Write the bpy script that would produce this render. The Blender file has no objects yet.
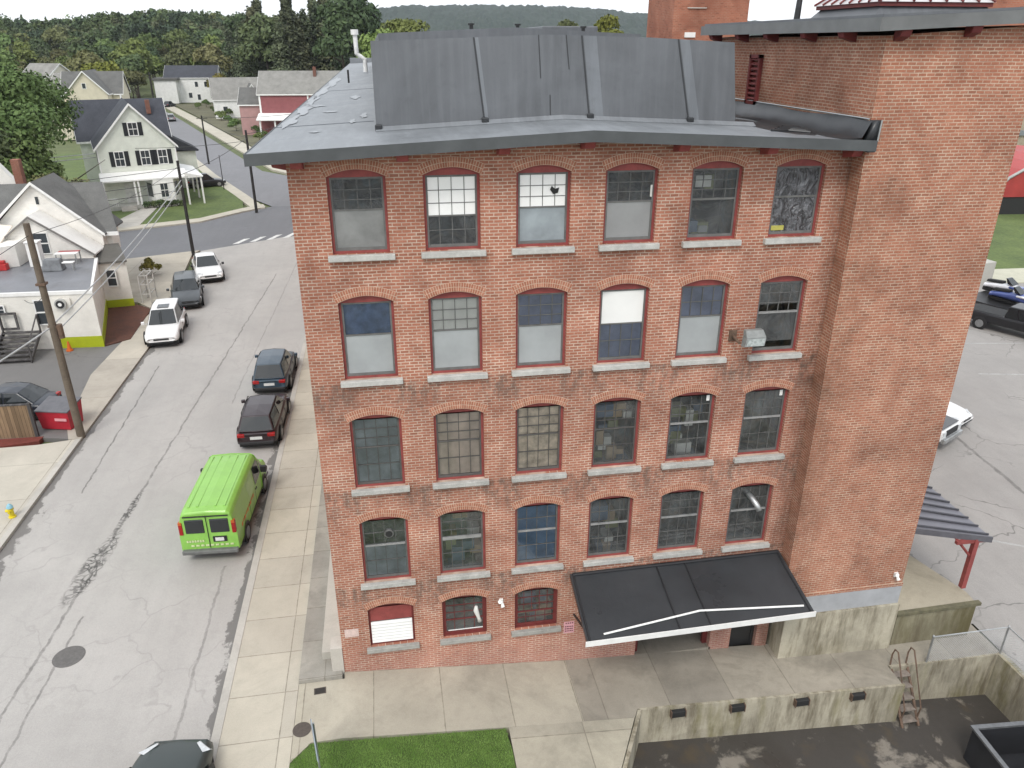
import bpy, math, random
import numpy as np
from mathutils import Vector, Matrix
from mathutils.geometry import tessellate_polygon
random.seed(7); RNG = np.random.default_rng(7)
scene = bpy.context.scene
COL = scene.collection
R_ = math.radians

# ------------------------------------------------------------------ mesh builder
class MB:
    def __init__(s): s.v = []; s.f = []; s.m = []
    def add(s, vs, fs, mi=0):
        o = len(s.v); s.v += [tuple(map(float, p)) for p in vs]
        s.f += [tuple(o+i for i in f) for f in fs]; s.m += [mi]*len(fs); return s
    def box(s, x0, y0, z0, x1, y1, z1, mi=0):
        v = [(x0,y0,z0),(x1,y0,z0),(x1,y1,z0),(x0,y1,z0),(x0,y0,z1),(x1,y0,z1),(x1,y1,z1),(x0,y1,z1)]
        return s.add(v, [(3,2,1,0),(4,5,6,7),(0,1,5,4),(1,2,6,5),(2,3,7,6),(3,0,4,7)], mi)
    def hexa(s, b, t, mi=0):
        n = len(b)
        fs = [tuple(reversed(range(n))), tuple(range(n, 2*n))] + [(i,(i+1)%n,n+(i+1)%n,n+i) for i in range(n)]
        return s.add(list(b)+list(t), fs, mi)
    def prism(s, poly, z0, z1, mi=0):
        f0 = z0 if callable(z0) else (lambda x, y: z0); f1 = z1 if callable(z1) else (lambda x, y: z1)
        return s.hexa([(x,y,f0(x,y)) for x,y in poly], [(x,y,f1(x,y)) for x,y in poly], mi)
    def quad(s, a, b, c, d, mi=0): return s.add([a,b,c,d], [(0,1,2,3)], mi)
    def tube(s, pts, r, n=8, mi=0, cap=True):
        pts = [Vector(p) for p in pts]; rings = []
        rr = r if isinstance(r, (list, tuple)) else [r]*len(pts)
        for i, p in enumerate(pts):
            t = (pts[min(i+1,len(pts)-1)]-pts[max(i-1,0)]).normalized()
            a = Vector((0,0,1)) if abs(t.z) < .9 else Vector((1,0,0))
            u = t.cross(a).normalized(); w = t.cross(u)
            rings.append([p+(u*math.cos(2*math.pi*k/n)+w*math.sin(2*math.pi*k/n))*rr[i] for k in range(n)])
        vs = [q for ring in rings for q in ring]; fs = []
        for i in range(len(pts)-1):
            for k in range(n):
                fs.append((i*n+k, i*n+(k+1)%n, (i+1)*n+(k+1)%n, (i+1)*n+k))
        if cap: fs += [tuple(reversed(range(n))), tuple((len(pts)-1)*n+k for k in range(n))]
        return s.add(vs, fs, mi)
    def disc(s, c, ax, r, h, n=20, mi=0):
        c = Vector(c); ax = Vector(ax).normalized()
        return s.tube([c, c+ax*h], r, n, mi)
    def build(s, name, mats, parent=None, smooth=False, sub=0, bevel=0):
        me = bpy.data.meshes.new(name); me.from_pydata(s.v, [], s.f)
        for m in (mats if isinstance(mats, (list,tuple)) else [mats]): me.materials.append(m)
        me.polygons.foreach_set('material_index', s.m)
        if smooth: me.polygons.foreach_set('use_smooth', [True]*len(s.f))
        me.update()
        o = bpy.data.objects.new(name, me); COL.objects.link(o)
        if parent: o.parent = parent
        if bevel:
            b = o.modifiers.new('b','BEVEL'); b.width = bevel; b.segments = 2; b.limit_method = 'ANGLE'
        if sub:
            m = o.modifiers.new('s','SUBSURF'); m.levels = sub; m.render_levels = sub
        return o

def tag(o, label=None, cat=None, group=None, kind=None):
    if label: o['label'] = label
    if cat: o['category'] = cat
    if group: o['group'] = group
    if kind: o['kind'] = kind
    return o
def empty(name, loc=(0,0,0), rz=0, label=None, cat=None, group=None):
    o = bpy.data.objects.new(name, None); COL.objects.link(o); o.location = loc; o.rotation_euler = (0,0,rz)
    o.empty_display_size = .2
    return tag(o, label, cat, group)
def copy_tree(o, parent=None):
    c = o.copy(); COL.objects.link(c)
    if parent: c.parent = parent
    for ch in list(o.children): copy_tree(ch, c)
    return c

# ------------------------------------------------------------------ materials
class NT:
    def __init__(s, name):
        s.mat = bpy.data.materials.new(name); s.mat.use_nodes = True
        s.t = s.mat.node_tree; s.n = s.t.nodes; s.l = s.t.links
        s.b = s.n['Principled BSDF']; s.out = s.n['Material Output']
    def node(s, typ, **kw):
        n = s.n.new(typ)
        for k, v in kw.items(): setattr(n, k, v)
        return n
    def put(s, sock, v):
        if isinstance(v, bpy.types.NodeSocket): s.l.new(v, sock)
        elif v is not None:
            if isinstance(v, (tuple, list)) and len(v) == 3 and len(sock.default_value) == 4: v = (*v, 1)
            sock.default_value = v
    def math(s, op, a, b=None, c=None):
        n = s.node('ShaderNodeMath', operation=op); s.put(n.inputs[0], a); s.put(n.inputs[1], b); s.put(n.inputs[2], c); return n.outputs[0]
    def mix(s, f, a, b, mode='MIX'):
        n = s.node('ShaderNodeMix', data_type='RGBA', blend_type=mode); s.put(n.inputs[0], f); s.put(n.inputs[6], a); s.put(n.inputs[7], b); return n.outputs[2]
    def noise(s, vec, scale, detail=4, rough=.55, dist=0):
        n = s.node('ShaderNodeTexNoise'); s.l.new(vec, n.inputs['Vector']); n.inputs['Scale'].default_value = scale
        n.inputs['Detail'].default_value = detail; n.inputs['Roughness'].default_value = rough; n.inputs['Distortion'].default_value = dist
        return n.outputs['Fac']
    def ramp(s, f, lo, hi, a=0., b=1.):
        n = s.node('ShaderNodeMapRange'); n.inputs[1].default_value = lo; n.inputs[2].default_value = hi
        n.inputs[3].default_value = a; n.inputs[4].default_value = b; s.put(n.inputs[0], f); return n.outputs[0]
    def pos(s): return s.node('ShaderNodeNewGeometry').outputs['Position']
    def obj(s): return s.node('ShaderNodeTexCoord').outputs['Object']
    def sep(s, v):
        n = s.node('ShaderNodeSeparateXYZ'); s.l.new(v, n.inputs[0]); return n.outputs
    def comb(s, x, y, z):
        n = s.node('ShaderNodeCombineXYZ'); s.put(n.inputs[0], x); s.put(n.inputs[1], y); s.put(n.inputs[2], z); return n.outputs[0]
    def bump(s, h, dist=.01, strength=.6):
        n = s.node('ShaderNodeBump'); n.inputs['Distance'].default_value = dist; n.inputs['Strength'].default_value = strength
        s.l.new(h, n.inputs['Height']); s.l.new(n.outputs[0], s.b.inputs['Normal'])
    def fin(s, color, rough=.7, metal=0, spec=.4):
        s.put(s.b.inputs['Base Color'], color); s.put(s.b.inputs['Roughness'], rough)
        s.b.inputs['Metallic'].default_value = metal; s.b.inputs['Specular IOR Level'].default_value = spec
        return s.mat
def mul(c, k): return tuple(min(1, x*k) for x in c[:3])

def M(name, c, r=.65, var=.18, scale=2., fine=0., metal=0, spec=.4, c2=None, bump=0, coat=0):
    t = NT(name); p = t.obj()
    n = t.noise(p, scale, 5, .6)
    col = t.mix(t.ramp(n, .3, .7), mul(c, 1-var), c2 or mul(c, 1+var))
    if fine:
        n2 = t.noise(p, scale*9, 3, .7); col = t.mix(t.ramp(n2, .35, .65), mul(c, 1-fine), col, 'MIX') if False else t.mix(fine, col, t.mix(t.ramp(n2, .3, .7), mul(c, .4), mul(c, 1.5)))
    if bump: t.bump(t.noise(p, scale*6, 4, .6), bump)
    if coat:
        t.b.inputs['Coat Weight'].default_value = coat; t.b.inputs['Coat Roughness'].default_value = .06
    return t.fin(col, t.ramp(n, .3, .7, r*.9, min(1, r*1.1)), metal, spec)

def brick_mat(name, c1, c2, mortar, side=False):
    t = NT(name); p = t.pos(); X, Y, Z = t.sep(p)
    nx = t.sep(t.node('ShaderNodeNewGeometry').outputs['True Normal'])[0]
    isx = t.math('GREATER_THAN', t.math('ABSOLUTE', nx), .6)
    u = t.math('ADD', t.math('MULTIPLY', X, t.math('SUBTRACT', 1., isx)), t.math('MULTIPLY', Y, isx))
    wob = t.math('MULTIPLY', t.math('SUBTRACT', t.noise(p, .8, 2), .5), .05)
    vec = t.comb(u, t.math('ADD', Z, wob), 0.)
    b = t.node('ShaderNodeTexBrick'); t.l.new(vec, b.inputs['Vector'])
    b.offset = .5; b.squash = 1
    for k, v in (('Color1', (0,0,0,1)), ('Color2', (1,1,1,1)), ('Mortar', (.5,.5,.5,1))): b.inputs[k].default_value = v
    b.inputs['Scale'].default_value = 1; b.inputs['Brick Width'].default_value = .215; b.inputs['Row Height'].default_value = .079
    b.inputs['Mortar Size'].default_value = .0125; b.inputs['Mortar Smooth'].default_value = .3; b.inputs['Bias'].default_value = 0
    per = t.ramp(t.sep(b.outputs['Color'])[0], 0, 1)
    n1 = t.noise(p, 7, 4, .7); n2 = t.noise(p, .55, 4, .6, .6); n3 = t.noise(p, 1.9, 5, .65)
    brick = t.mix(t.math('ADD', t.math('MULTIPLY', per, .6), t.math('MULTIPLY', t.ramp(n1, .3, .7), .4)), c1, c2)
    brick = t.mix(t.math('MULTIPLY', t.math('GREATER_THAN', per, .9), .45), brick, mul(c1, .5))
    mort = t.mix(t.ramp(n3, .35, .65), mul(mortar, .72), mortar)
    col = t.mix(t.math('MULTIPLY', b.outputs['Fac'], t.ramp(n3, .25, .6, .45, .95)), brick, mort)
    sp = t.noise(p, 16, 2, .5); col = t.mix(t.math('MULTIPLY', t.ramp(sp, .62, .72), t.ramp(n2, .35, .65, .1, .55)), col, mul(mortar, 1.05))
    col = t.mix(1., col, t.mix(t.ramp(n2, .3, .7), (.66,.63,.62), (1.16,1.13,1.1)), 'MULTIPLY')
    col = t.mix(t.math('MULTIPLY', t.ramp(n3, .55, .78), .2), col, mul(mortar, .8))
    # soot and washed-out mortar below the sills (wear with its own ragged shape)
    zz = t.math('MODULO', t.math('SUBTRACT', Z, .05), 3.14)     # sills sit at 3.157 + k*3.14
    band = t.math('MULTIPLY', t.ramp(zz, 1.7, 2.6), t.ramp(zz, 2.95, 3.06, 1, 0))
    xm = t.math('ABSOLUTE', t.math('SUBTRACT', t.math('MODULO', t.math('ADD', X, .25), 2.147), 1.07))
    xmask = t.ramp(xm, .3, .85, 0., 1.)
    str_ = t.noise(t.comb(t.math('MULTIPLY', X, 3.), Y, t.math('MULTIPLY', Z, 1.3)), 1.6, 5, .7)
    if not side:
        soot = t.math('MULTIPLY', t.math('MULTIPLY', band, t.ramp(xmask, 0, 1, 1., .25)), t.ramp(str_, .42, .6))
        soot = t.math('MULTIPLY', soot, t.math('LESS_THAN', Z, 9.3))
        col = t.mix(t.math('MULTIPLY', soot, .62), col, (.085,.08,.07))
        base = t.math('MULTIPLY', t.ramp(t.math('ADD', Z, t.math('MULTIPLY', n3, 1.2)), .0, 1.7, 1, 0), t.ramp(n1, .35, .6, .15, .8))
        col = t.mix(t.math('MULTIPLY', base, .8), col, (.40,.24,.21))
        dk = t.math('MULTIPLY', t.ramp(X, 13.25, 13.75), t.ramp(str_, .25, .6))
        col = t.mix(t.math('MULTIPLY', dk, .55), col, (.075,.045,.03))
    else:
        dk = t.math('MULTIPLY', t.ramp(t.math('ADD', X, t.math('MULTIPLY', n2, 1.6)), 14.6, 15.9, 1, 0), t.ramp(str_, .35, .62))
        dk = t.math('MULTIPLY', dk, t.ramp(Z, 13., 17., 1, .35))
        col = t.mix(t.math('MULTIPLY', dk, .5), col, (.15,.075,.045))
        col = t.mix(t.math('MULTIPLY', t.ramp(n2, .55, .8), .22), col, (.28,.13,.08))
    t.bump(t.math('SUBTRACT', 1., b.outputs['Fac']), .006, .7)
    return t.fin(col, .88, 0, .25)

def concrete_mat(name, c, jx=None, jy=None, ox=0, oy=0, stain=.5, moss=None, wall=False):
    t = NT(name); p = t.pos(); X, Y, Z = t.sep(p)
    n1 = t.noise(p, .45, 5, .6, .5); n2 = t.noise(p, 3.5, 6, .7); n3 = t.noise(p, 28, 3, .7)
    col = t.mix(t.ramp(n1, .3, .72), mul(c, 1-.38*stain), mul(c, 1.1))
    col = t.mix(t.math('MULTIPLY', t.ramp(n2, .5, .75), .32*stain*2), col, mul(c, .55))
    col = t.mix(.16, col, t.mix(t.ramp(n3, .3, .7), mul(c, .5), mul(c, 1.4)))
    n7 = t.noise(p, .33, 5, .68, 1.2); col = t.mix(t.math('MULTIPLY', t.ramp(n7, .52, .68), .55*stain), col, mul(c, .42))
    if wall:
        s1 = t.noise(t.comb(t.math('MULTIPLY', X, 2.2), t.math('MULTIPLY', Y, 2.2), t.math('MULTIPLY', Z, .35)), 1.3, 6, .7)
        col = t.mix(t.math('MULTIPLY', t.ramp(s1, .44, .66), .8), col, (.12,.10,.065))
        s2 = t.noise(t.comb(t.math('MULTIPLY', X, 1.1), Y, t.math('MULTIPLY', Z, .25)), .9, 5, .65)
        col = t.mix(t.math('MULTIPLY', t.ramp(s2, .52, .68), .7), col, moss or (.15,.135,.04))
    if jx:
        b = t.node('ShaderNodeTexBrick'); t.l.new(t.comb(t.math('ADD', X, t.math('ADD', ox, t.math('MULTIPLY', t.math('SUBTRACT', n2, .5), .03))), t.math('ADD', Y, oy), 0.), b.inputs['Vector'])
        b.offset = 0; b.inputs['Scale'].default_value = 1; b.inputs['Brick Width'].default_value = jx; b.inputs['Row Height'].default_value = jy
        b.inputs['Mortar Size'].default_value = .017; b.inputs['Mortar Smooth'].default_value = .15
        col = t.mix(t.math('MULTIPLY', b.outputs['Fac'], t.ramp(n2, .3, .65, .25, .8)), col, (.15,.13,.10))
        b.inputs['Color1'].default_value = (.9,.9,.9,1); b.inputs['Color2'].default_value = (1.08,1.08,1.06,1); b.inputs['Mortar'].default_value = (1,1,1,1)
        col = t.mix(1., col, b.outputs['Color'], 'MULTIPLY')
    t.bump(n3, .004, .5)
    return t.fin(col, .9, 0, .25)

def asphalt_mat(name, c, lines=(), patches=(), cracks=.5, crack_scale=.35, strips=(), worn=None):
    """lines: (x at y=0, dx/dy, halfwidth, y0, y1, dark); patches: (x, y, rx, ry, slope); strips: gutter stains (x, dir, y0, y1)"""
    t = NT(name); p = t.pos(); X, Y, Z = t.sep(p)
    n1 = t.noise(p, .22, 5, .6, .6); n2 = t.noise(p, 1.7, 6, .68); n3 = t.noise(p, 35, 3, .75)
    col = t.mix(t.ramp(n1, .3, .7), mul(c, .86), mul(c, 1.1))
    col = t.mix(t.math('MULTIPLY', t.ramp(n2, .5, .75), .4), col, mul(c, .74))
    ns = t.noise(t.comb(t.math('MULTIPLY', X, 1.6), t.math('MULTIPLY', Y, .18), 0.), 1., 5, .65)
    col = t.mix(t.math('MULTIPLY', t.ramp(ns, .45, .72), .3), col, mul(c, .72))
    col = t.mix(.2, col, t.mix(t.ramp(n3, .3, .7), mul(c, .45), mul(c, 1.5)))
    wv = t.math('MULTIPLY', t.math('SUBTRACT', t.noise(p, .9, 4, .7), .5), .35)
    xw = t.math('ADD', X, wv)
    for (x0, s, hw, y0, y1, k) in lines:
        d = t.math('ABSOLUTE', t.math('SUBTRACT', t.math('SUBTRACT', xw, x0), t.math('MULTIPLY', Y, s)))
        m = t.math('MULTIPLY', t.ramp(d, hw*.5, hw, 1, 0), t.math('MULTIPLY', t.math('GREATER_THAN', Y, y0), t.math('LESS_THAN', Y, y1)))
        m = t.math('MULTIPLY', m, t.ramp(n2, .3, .55, .3, 1))
        col = t.mix(t.math('MULTIPLY', m, k), col, (.045,.043,.04))
    vor = t.node('ShaderNodeTexVoronoi', feature='DISTANCE_TO_EDGE'); dv = t.node('ShaderNodeVectorMath', operation='ADD')
    t.l.new(p, dv.inputs[0]); nn = t.node('ShaderNodeTexNoise'); nn.inputs['Scale'].default_value = 1.2; t.l.new(p, nn.inputs['Vector'])
    t.l.new(nn.outputs['Color'], dv.inputs[1]); t.l.new(dv.outputs[0], vor.inputs['Vector']); vor.inputs['Scale'].default_value = crack_scale
    cm = t.math('MULTIPLY', t.ramp(vor.outputs[0], .004*(crack_scale/.35), .014*(crack_scale/.35), 1, 0), t.ramp(n1, .46, .6))
    col = t.mix(t.math('MULTIPLY', cm, cracks), col, (.05,.048,.045))
    v2 = t.node('ShaderNodeTexVoronoi', feature='DISTANCE_TO_EDGE'); t.l.new(dv.outputs[0], v2.inputs['Vector']); v2.inputs['Scale'].default_value = 4.2
    for (px, py, rx, ry, s) in patches:
        dx = t.math('DIVIDE', t.math('SUBTRACT', t.math('SUBTRACT', xw, px), t.math('MULTIPLY', t.math('SUBTRACT', Y, py), s)), rx)
        dy = t.math('DIVIDE', t.math('SUBTRACT', Y, py), ry)
        rr = t.math('ADD', t.math('MULTIPLY', dx, dx), t.math('MULTIPLY', dy, dy))
        m = t.math('MULTIPLY', t.ramp(rr, .6, 1.15, 1, 0), t.ramp(v2.outputs[0], .05, .16, 1, .12))
        col = t.mix(t.math('MULTIPLY', m, t.ramp(n2, .32, .55, .25, .9)), col, (.06,.058,.055))
    for (x0, sg, w, y0, y1) in strips:
        d = t.math('MULTIPLY', t.math('SUBTRACT', X, x0), sg)
        n4 = t.noise(t.comb(X, t.math('MULTIPLY', Y, .6), 0.), .9, 5, .7)
        m = t.math('MULTIPLY', t.ramp(t.math('SUBTRACT', d, t.math('MULTIPLY', t.math('SUBTRACT', n4, .5), w*4)), w*.55, w*.75, 1, 0), t.math('MULTIPLY', t.math('GREATER_THAN', Y, y0), t.math('LESS_THAN', Y, y1)))
        col = t.mix(t.math('MULTIPLY', m, .72), col, (.095,.09,.085))
    if worn:
        n5 = t.noise(p, .55, 6, .62, .5); wm = t.ramp(n5, .545, .60); n6 = t.noise(p, .9, 4, .6)
        col = t.mix(t.math('MULTIPLY', wm, .8), col, worn); col = t.mix(t.math('MULTIPLY', t.ramp(n6, .55, .7), .6), col, (.085,.065,.04))
    t.bump(n3, .006, .5)
    return t.fin(col, t.ramp(n1, .3, .7, .75, .92) if not worn else t.ramp(n1, .35, .6, .25, .9), 0, .3)

def glass_mat(name, tint=(.95,.97,.97), k=1.0, base=.04, d0=.02, d1=.24):
    t = NT(name); tr = t.node('ShaderNodeBsdfTransparent'); tr.inputs[0].default_value = (*tint, 1)
    gl = t.node('ShaderNodeBsdfGlossy'); gl.inputs['Roughness'].default_value = .03; gl.inputs['Color'].default_value = (.95,.97,1,1)
    nz = t.noise(t.pos(), 2.2, 3, .5)
    bp = t.node('ShaderNodeBump'); bp.inputs['Distance'].default_value = .02; bp.inputs['Strength'].default_value = .10; t.l.new(nz, bp.inputs['Height']); t.l.new(bp.outputs[0], gl.inputs['Normal'])
    fr = t.node('ShaderNodeFresnel'); fr.inputs[0].default_value = 1.5
    df = t.node('ShaderNodeBsdfDiffuse'); df.inputs[0].default_value = (.34,.36,.36,1); m0 = t.node('ShaderNodeMixShader'); dn = t.noise(t.pos(), 1.1, 5, .65, .8); t.l.new(t.ramp(dn, .3, .72, d0, d1), m0.inputs[0]); t.l.new(tr.outputs[0], m0.inputs[1]); t.l.new(df.outputs[0], m0.inputs[2])
    mx = t.node('ShaderNodeMixShader'); t.l.new(t.math('ADD', t.math('MULTIPLY', fr.outputs[0], k), base), mx.inputs[0])
    t.l.new(m0.outputs[0], mx.inputs[1]); t.l.new(gl.outputs[0], mx.inputs[2]); t.l.new(mx.outputs[0], t.out.inputs[0])
    return t.mat

def leaf_mat(name, c1, c2, scale=.8):
    t = NT(name); oi = t.node('ShaderNodeObjectInfo')
    n = t.noise(t.pos(), scale, 3, .6)
    col = t.mix(t.ramp(n, .3, .7), c1, c2)
    h = t.node('ShaderNodeHueSaturation'); t.l.new(col, h.inputs['Color'])
    h.inputs['Hue'].default_value = .5; t.put(h.inputs['Hue'], t.ramp(oi.outputs['Random'], 0, 1, .47, .52)); t.put(h.inputs['Value'], t.ramp(t.math('FRACT', t.math('MULTIPLY', oi.outputs['Random'], 7.3)), 0, 1, .7, 1.3))
    return t.fin(h.outputs[0], .75, 0, .2)
def tint_leaf_mat(name):
    t = NT(name); a = t.node('ShaderNodeAttribute', attribute_name='tint')
    n = t.noise(t.pos(), .5, 3, .6)
    return t.fin(t.mix(1., a.outputs['Color'], t.mix(t.ramp(n, .3, .7), (.75,.75,.75), (1.25,1.25,1.2)), 'MULTIPLY'), .8, 0, .2)

def membrane_mat(name, c, streak=.3, rough=.45):
    t = NT(name); p = t.pos(); X, Y, Z = t.sep(p)
    n1 = t.noise(p, .5, 5, .6, .5); n2 = t.noise(p, 3, 6, .7)
    s = t.noise(t.comb(t.math('MULTIPLY', X, 4.), t.math('MULTIPLY', Y, .6), t.math('MULTIPLY', Z, .25)), 1.2, 5, .65)
    col = t.mix(t.ramp(n1, .3, .7), mul(c, .8), mul(c, 1.18))
    col = t.mix(t.math('MULTIPLY', t.ramp(s, .45, .75), streak), col, mul(c, 1.7))
    col = t.mix(t.math('MULTIPLY', t.ramp(n2, .55, .75), .3), col, mul(c, .6))
    t.bump(n2, .012, .5)
    return t.fin(col, t.ramp(n1, .3, .7, rough*.8, rough*1.3), 0, .45)

BRICK = brick_mat('mill_brick', (.33,.126,.080), (.462,.208,.142), (.66,.54,.445))
BRICKT = brick_mat('tower_brick', (.33,.13,.080), (.445,.207,.138), (.60,.47,.365), side=True)
ARCH1 = M('arch_brick', (.36,.145,.09), .9, .2, 9); ARCH2 = M('arch_brick_pale', (.42,.19,.125), .9, .2, 9); ARCH3 = M('arch_mortar', (.56,.43,.33), .9, .15, 9)
REDP = M('red_paint', (.26,.06,.055), .6, .25, 4, fine=.15); DRED = M('dark_red_paint', (.15,.03,.028), .6, .25, 4, fine=.15)
SASHG = M('grey_sash_paint', (.14,.14,.135), .5, .2, 5); SASHW = M('pale_sash_paint', (.12,.12,.115), .5, .2, 5); SASHD = M('dark_sash_paint', (.10,.095,.09), .5, .2, 5)
RAILM = M('meeting_rail_paint', (.27,.27,.265), .5, .2, 5); SILL = M('granite_sill', (.41,.405,.38), .8, .3, 4, fine=.3); SILLW = M('pale_sill', (.46,.455,.43), .8, .2, 5, fine=.2); SILLD = M('weathered_sill', (.33,.325,.30), .85, .25, 5, fine=.25)
GLASS = glass_mat('window_glass'); GLASSB = glass_mat('blue_film_glass', (.70,.83,.95), 1.0, .08, 0, .1); GLASSC = glass_mat('clean_window_glass', (.98,.99,.99), .8, .0, 0, .07)
ROOFM = membrane_mat('roof_membrane', (.185,.197,.21), .35, .5); MONM = membrane_mat('monitor_membrane', (.115,.122,.132), .35, .5)
BLKM = membrane_mat('black_membrane', (.028,.03,.033), .12, .32); FASC = M('grey_fascia', (.078,.084,.087), .65, .2, 1.5)
WHITE = M('white_paint', (.78,.78,.76), .5, .06, 3); WHITEV = M('white_siding', (.74,.74,.70), .6, .07, 2)
CREAM = M('cream_siding', (.72,.68,.60), .65, .08, 1.5)
BLACK = M('black_rubber', (.02,.02,.02), .7, .2, 5); DARK = M('dark_metal', (.05,.05,.052), .45, .3, 4, metal=.6)
STEEL = M('galvanised_steel', (.42,.43,.43), .4, .2, 4, metal=.7); RUST = M('rusty_steel', (.13,.085,.06), .75, .4, 6)
def siding_mat(name, c, pitch=.115, rough=.6):
    t = NT(name); p = t.pos(); X, Y, Z = t.sep(p)
    s = t.math('FRACT', t.math('DIVIDE', Z, pitch)); n = t.noise(p, 1.4, 5, .6)
    col = t.mix(t.ramp(n, .3, .7), mul(c, .9), mul(c, 1.06))
    t.bump(s, .02, .8); return t.fin(col, rough, 0, .3)
def shingle_mat(name, c):
    t = NT(name); p = t.obj(); n = t.noise(p, .8, 5, .65); n2 = t.noise(p, 14, 3, .7)
    col = t.mix(t.ramp(n, .3, .7), mul(c, .75), mul(c, 1.25)); col = t.mix(.3, col, t.mix(t.ramp(n2, .3, .7), mul(c, .5), mul(c, 1.5)))
    t.bump(n2, .015, .6); return t.fin(col, .9, 0, .2)
def plank_mat(name, c, w=.14):
    t = NT(name); p = t.pos(); X, Y, Z = t.sep(p)
    u = t.math('DIVIDE', X, w); cell = t.math('FLOOR', u)
    wn = t.node('ShaderNodeTexWhiteNoise', noise_dimensions='1D'); t.l.new(cell, wn.inputs['W'])
    n = t.noise(t.comb(t.math('MULTIPLY', X, 6.), Y, Z), 1.6, 5, .65)
    col = t.mix(wn.outputs['Value'], mul(c, .65), mul(c, 1.25)); col = t.mix(t.math('MULTIPLY', t.ramp(n, .35, .7), .5), col, mul(c, .5))
    gap = t.math('LESS_THAN', t.math('ABSOLUTE', t.math('SUBTRACT', t.math('FRACT', u), .5)), .46)
    return t.fin(t.mix(gap, mul(c, .2), col), .85, 0, .2)

# ------------------------------------------------------------------ camera, light, sky
cam = bpy.data.cameras.new('camera'); camo = bpy.data.objects.new('camera', cam); COL.objects.link(camo)
cam.sensor_width = 36; cam.lens = 760.8/1024*36; cam.clip_end = 9000; cam.clip_start = .1
camo.location = (2.419, -17.710, 17.050)
camo.rotation_euler = (Matrix.Rotation(R_(-9.5), 3, 'Z') @ Matrix.Rotation(R_(90-24.123), 3, 'X') @ Matrix.Rotation(R_(.078), 3, 'Z')).to_euler()
scene.camera = camo
SUN_EL, SUN_AZ = 52, 205      # compass style: sun direction in the xy plane measured from +y clockwise
w = bpy.data.worlds.new('World'); scene.world = w; w.use_nodes = True
wt = w.node_tree; bg = wt.nodes['Background']
sky = wt.nodes.new('ShaderNodeTexSky'); sky.sky_type = 'NISHITA'; sky.sun_disc = False
sky.sun_elevation = R_(SUN_EL); sky.sun_rotation = R_(SUN_AZ); sky.air_density = 1; sky.dust_density = 4; sky.ozone_density = 1
tc = wt.nodes.new('ShaderNodeTexCoord'); nz = wt.nodes.new('ShaderNodeTexNoise'); nz.inputs['Scale'].default_value = 3.2; nz.inputs['Detail'].default_value = 5
mp = wt.nodes.new('ShaderNodeMapping'); mp.inputs['Scale'].default_value = (1,1,2.5); wt.links.new(tc.outputs['Generated'], mp.inputs[0]); wt.links.new(mp.outputs[0], nz.inputs['Vector'])
cr = wt.nodes.new('ShaderNodeValToRGB'); cr.color_ramp.elements[0].position = .3; cr.color_ramp.elements[1].position = .7
cr.color_ramp.elements[0].color = (6.6,7.0,7.5,1); cr.color_ramp.elements[1].color = (8.6,8.8,9.0,1); wt.links.new(nz.outputs['Fac'], cr.inputs[0])
mx = wt.nodes.new('ShaderNodeMix'); mx.data_type = 'RGBA'; mx.inputs[0].default_value = .86
wt.links.new(sky.outputs[0], mx.inputs[6]); wt.links.new(cr.outputs[0], mx.inputs[7]); wt.links.new(mx.outputs[2], bg.inputs['Color'])
bg.inputs['Strength'].default_value = .12
sl = bpy.data.lights.new('sun', 'SUN'); so = bpy.data.objects.new('sun', sl); COL.objects.link(so)
sl.energy = 1.1; sl.angle = R_(18); sl.color = (1,.96,.9)
sd = Vector((math.sin(R_(SUN_AZ))*math.cos(R_(SUN_EL)), math.cos(R_(SUN_AZ))*math.cos(R_(SUN_EL)), math.sin(R_(SUN_EL))))
so.rotation_euler = sd.to_track_quat('Z', 'Y').to_euler(); so.location = (0,0,60)
vs = scene.view_settings; vs.view_transform = 'Standard'; vs.look = 'None'; vs.exposure = .66; vs.gamma = 1; vs.use_curve_mapping = False
scene.cycles.max_bounces = 6; scene.cycles.transparent_max_bounces = 12; scene.cycles.caustics_reflective = False; scene.cycles.caustics_refractive = False

# ------------------------------------------------------------------ the setting
ST = -.13      # street level; the pavement beside the mill is level 0
def apz(x):    # the apron in front of the mill falls to the right
    pts = [(-50,0),(.36,0),(7.08,-.60),(14,-1.03),(18.5,-1.24),(21.5,-1.27),(400,-1.3)]
    for (a, za), (b, zb) in zip(pts, pts[1:]):
        if x <= b: return za+(zb-za)*(x-a)/(b-a)
    return -1.3
def structure(o): o['kind'] = 'structure'; return o
GRASS = M('grass', (.085,.125,.035), .9, .35, .35, fine=.45, c2=(.15,.19,.065)); GRASSR = M('grass_bright', (.06,.15,.02), .9, .3, 3, fine=.45, c2=(.10,.21,.03))
EARTH = M('earth', (.10,.12,.05), .95, .3, .05, fine=.3)
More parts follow.
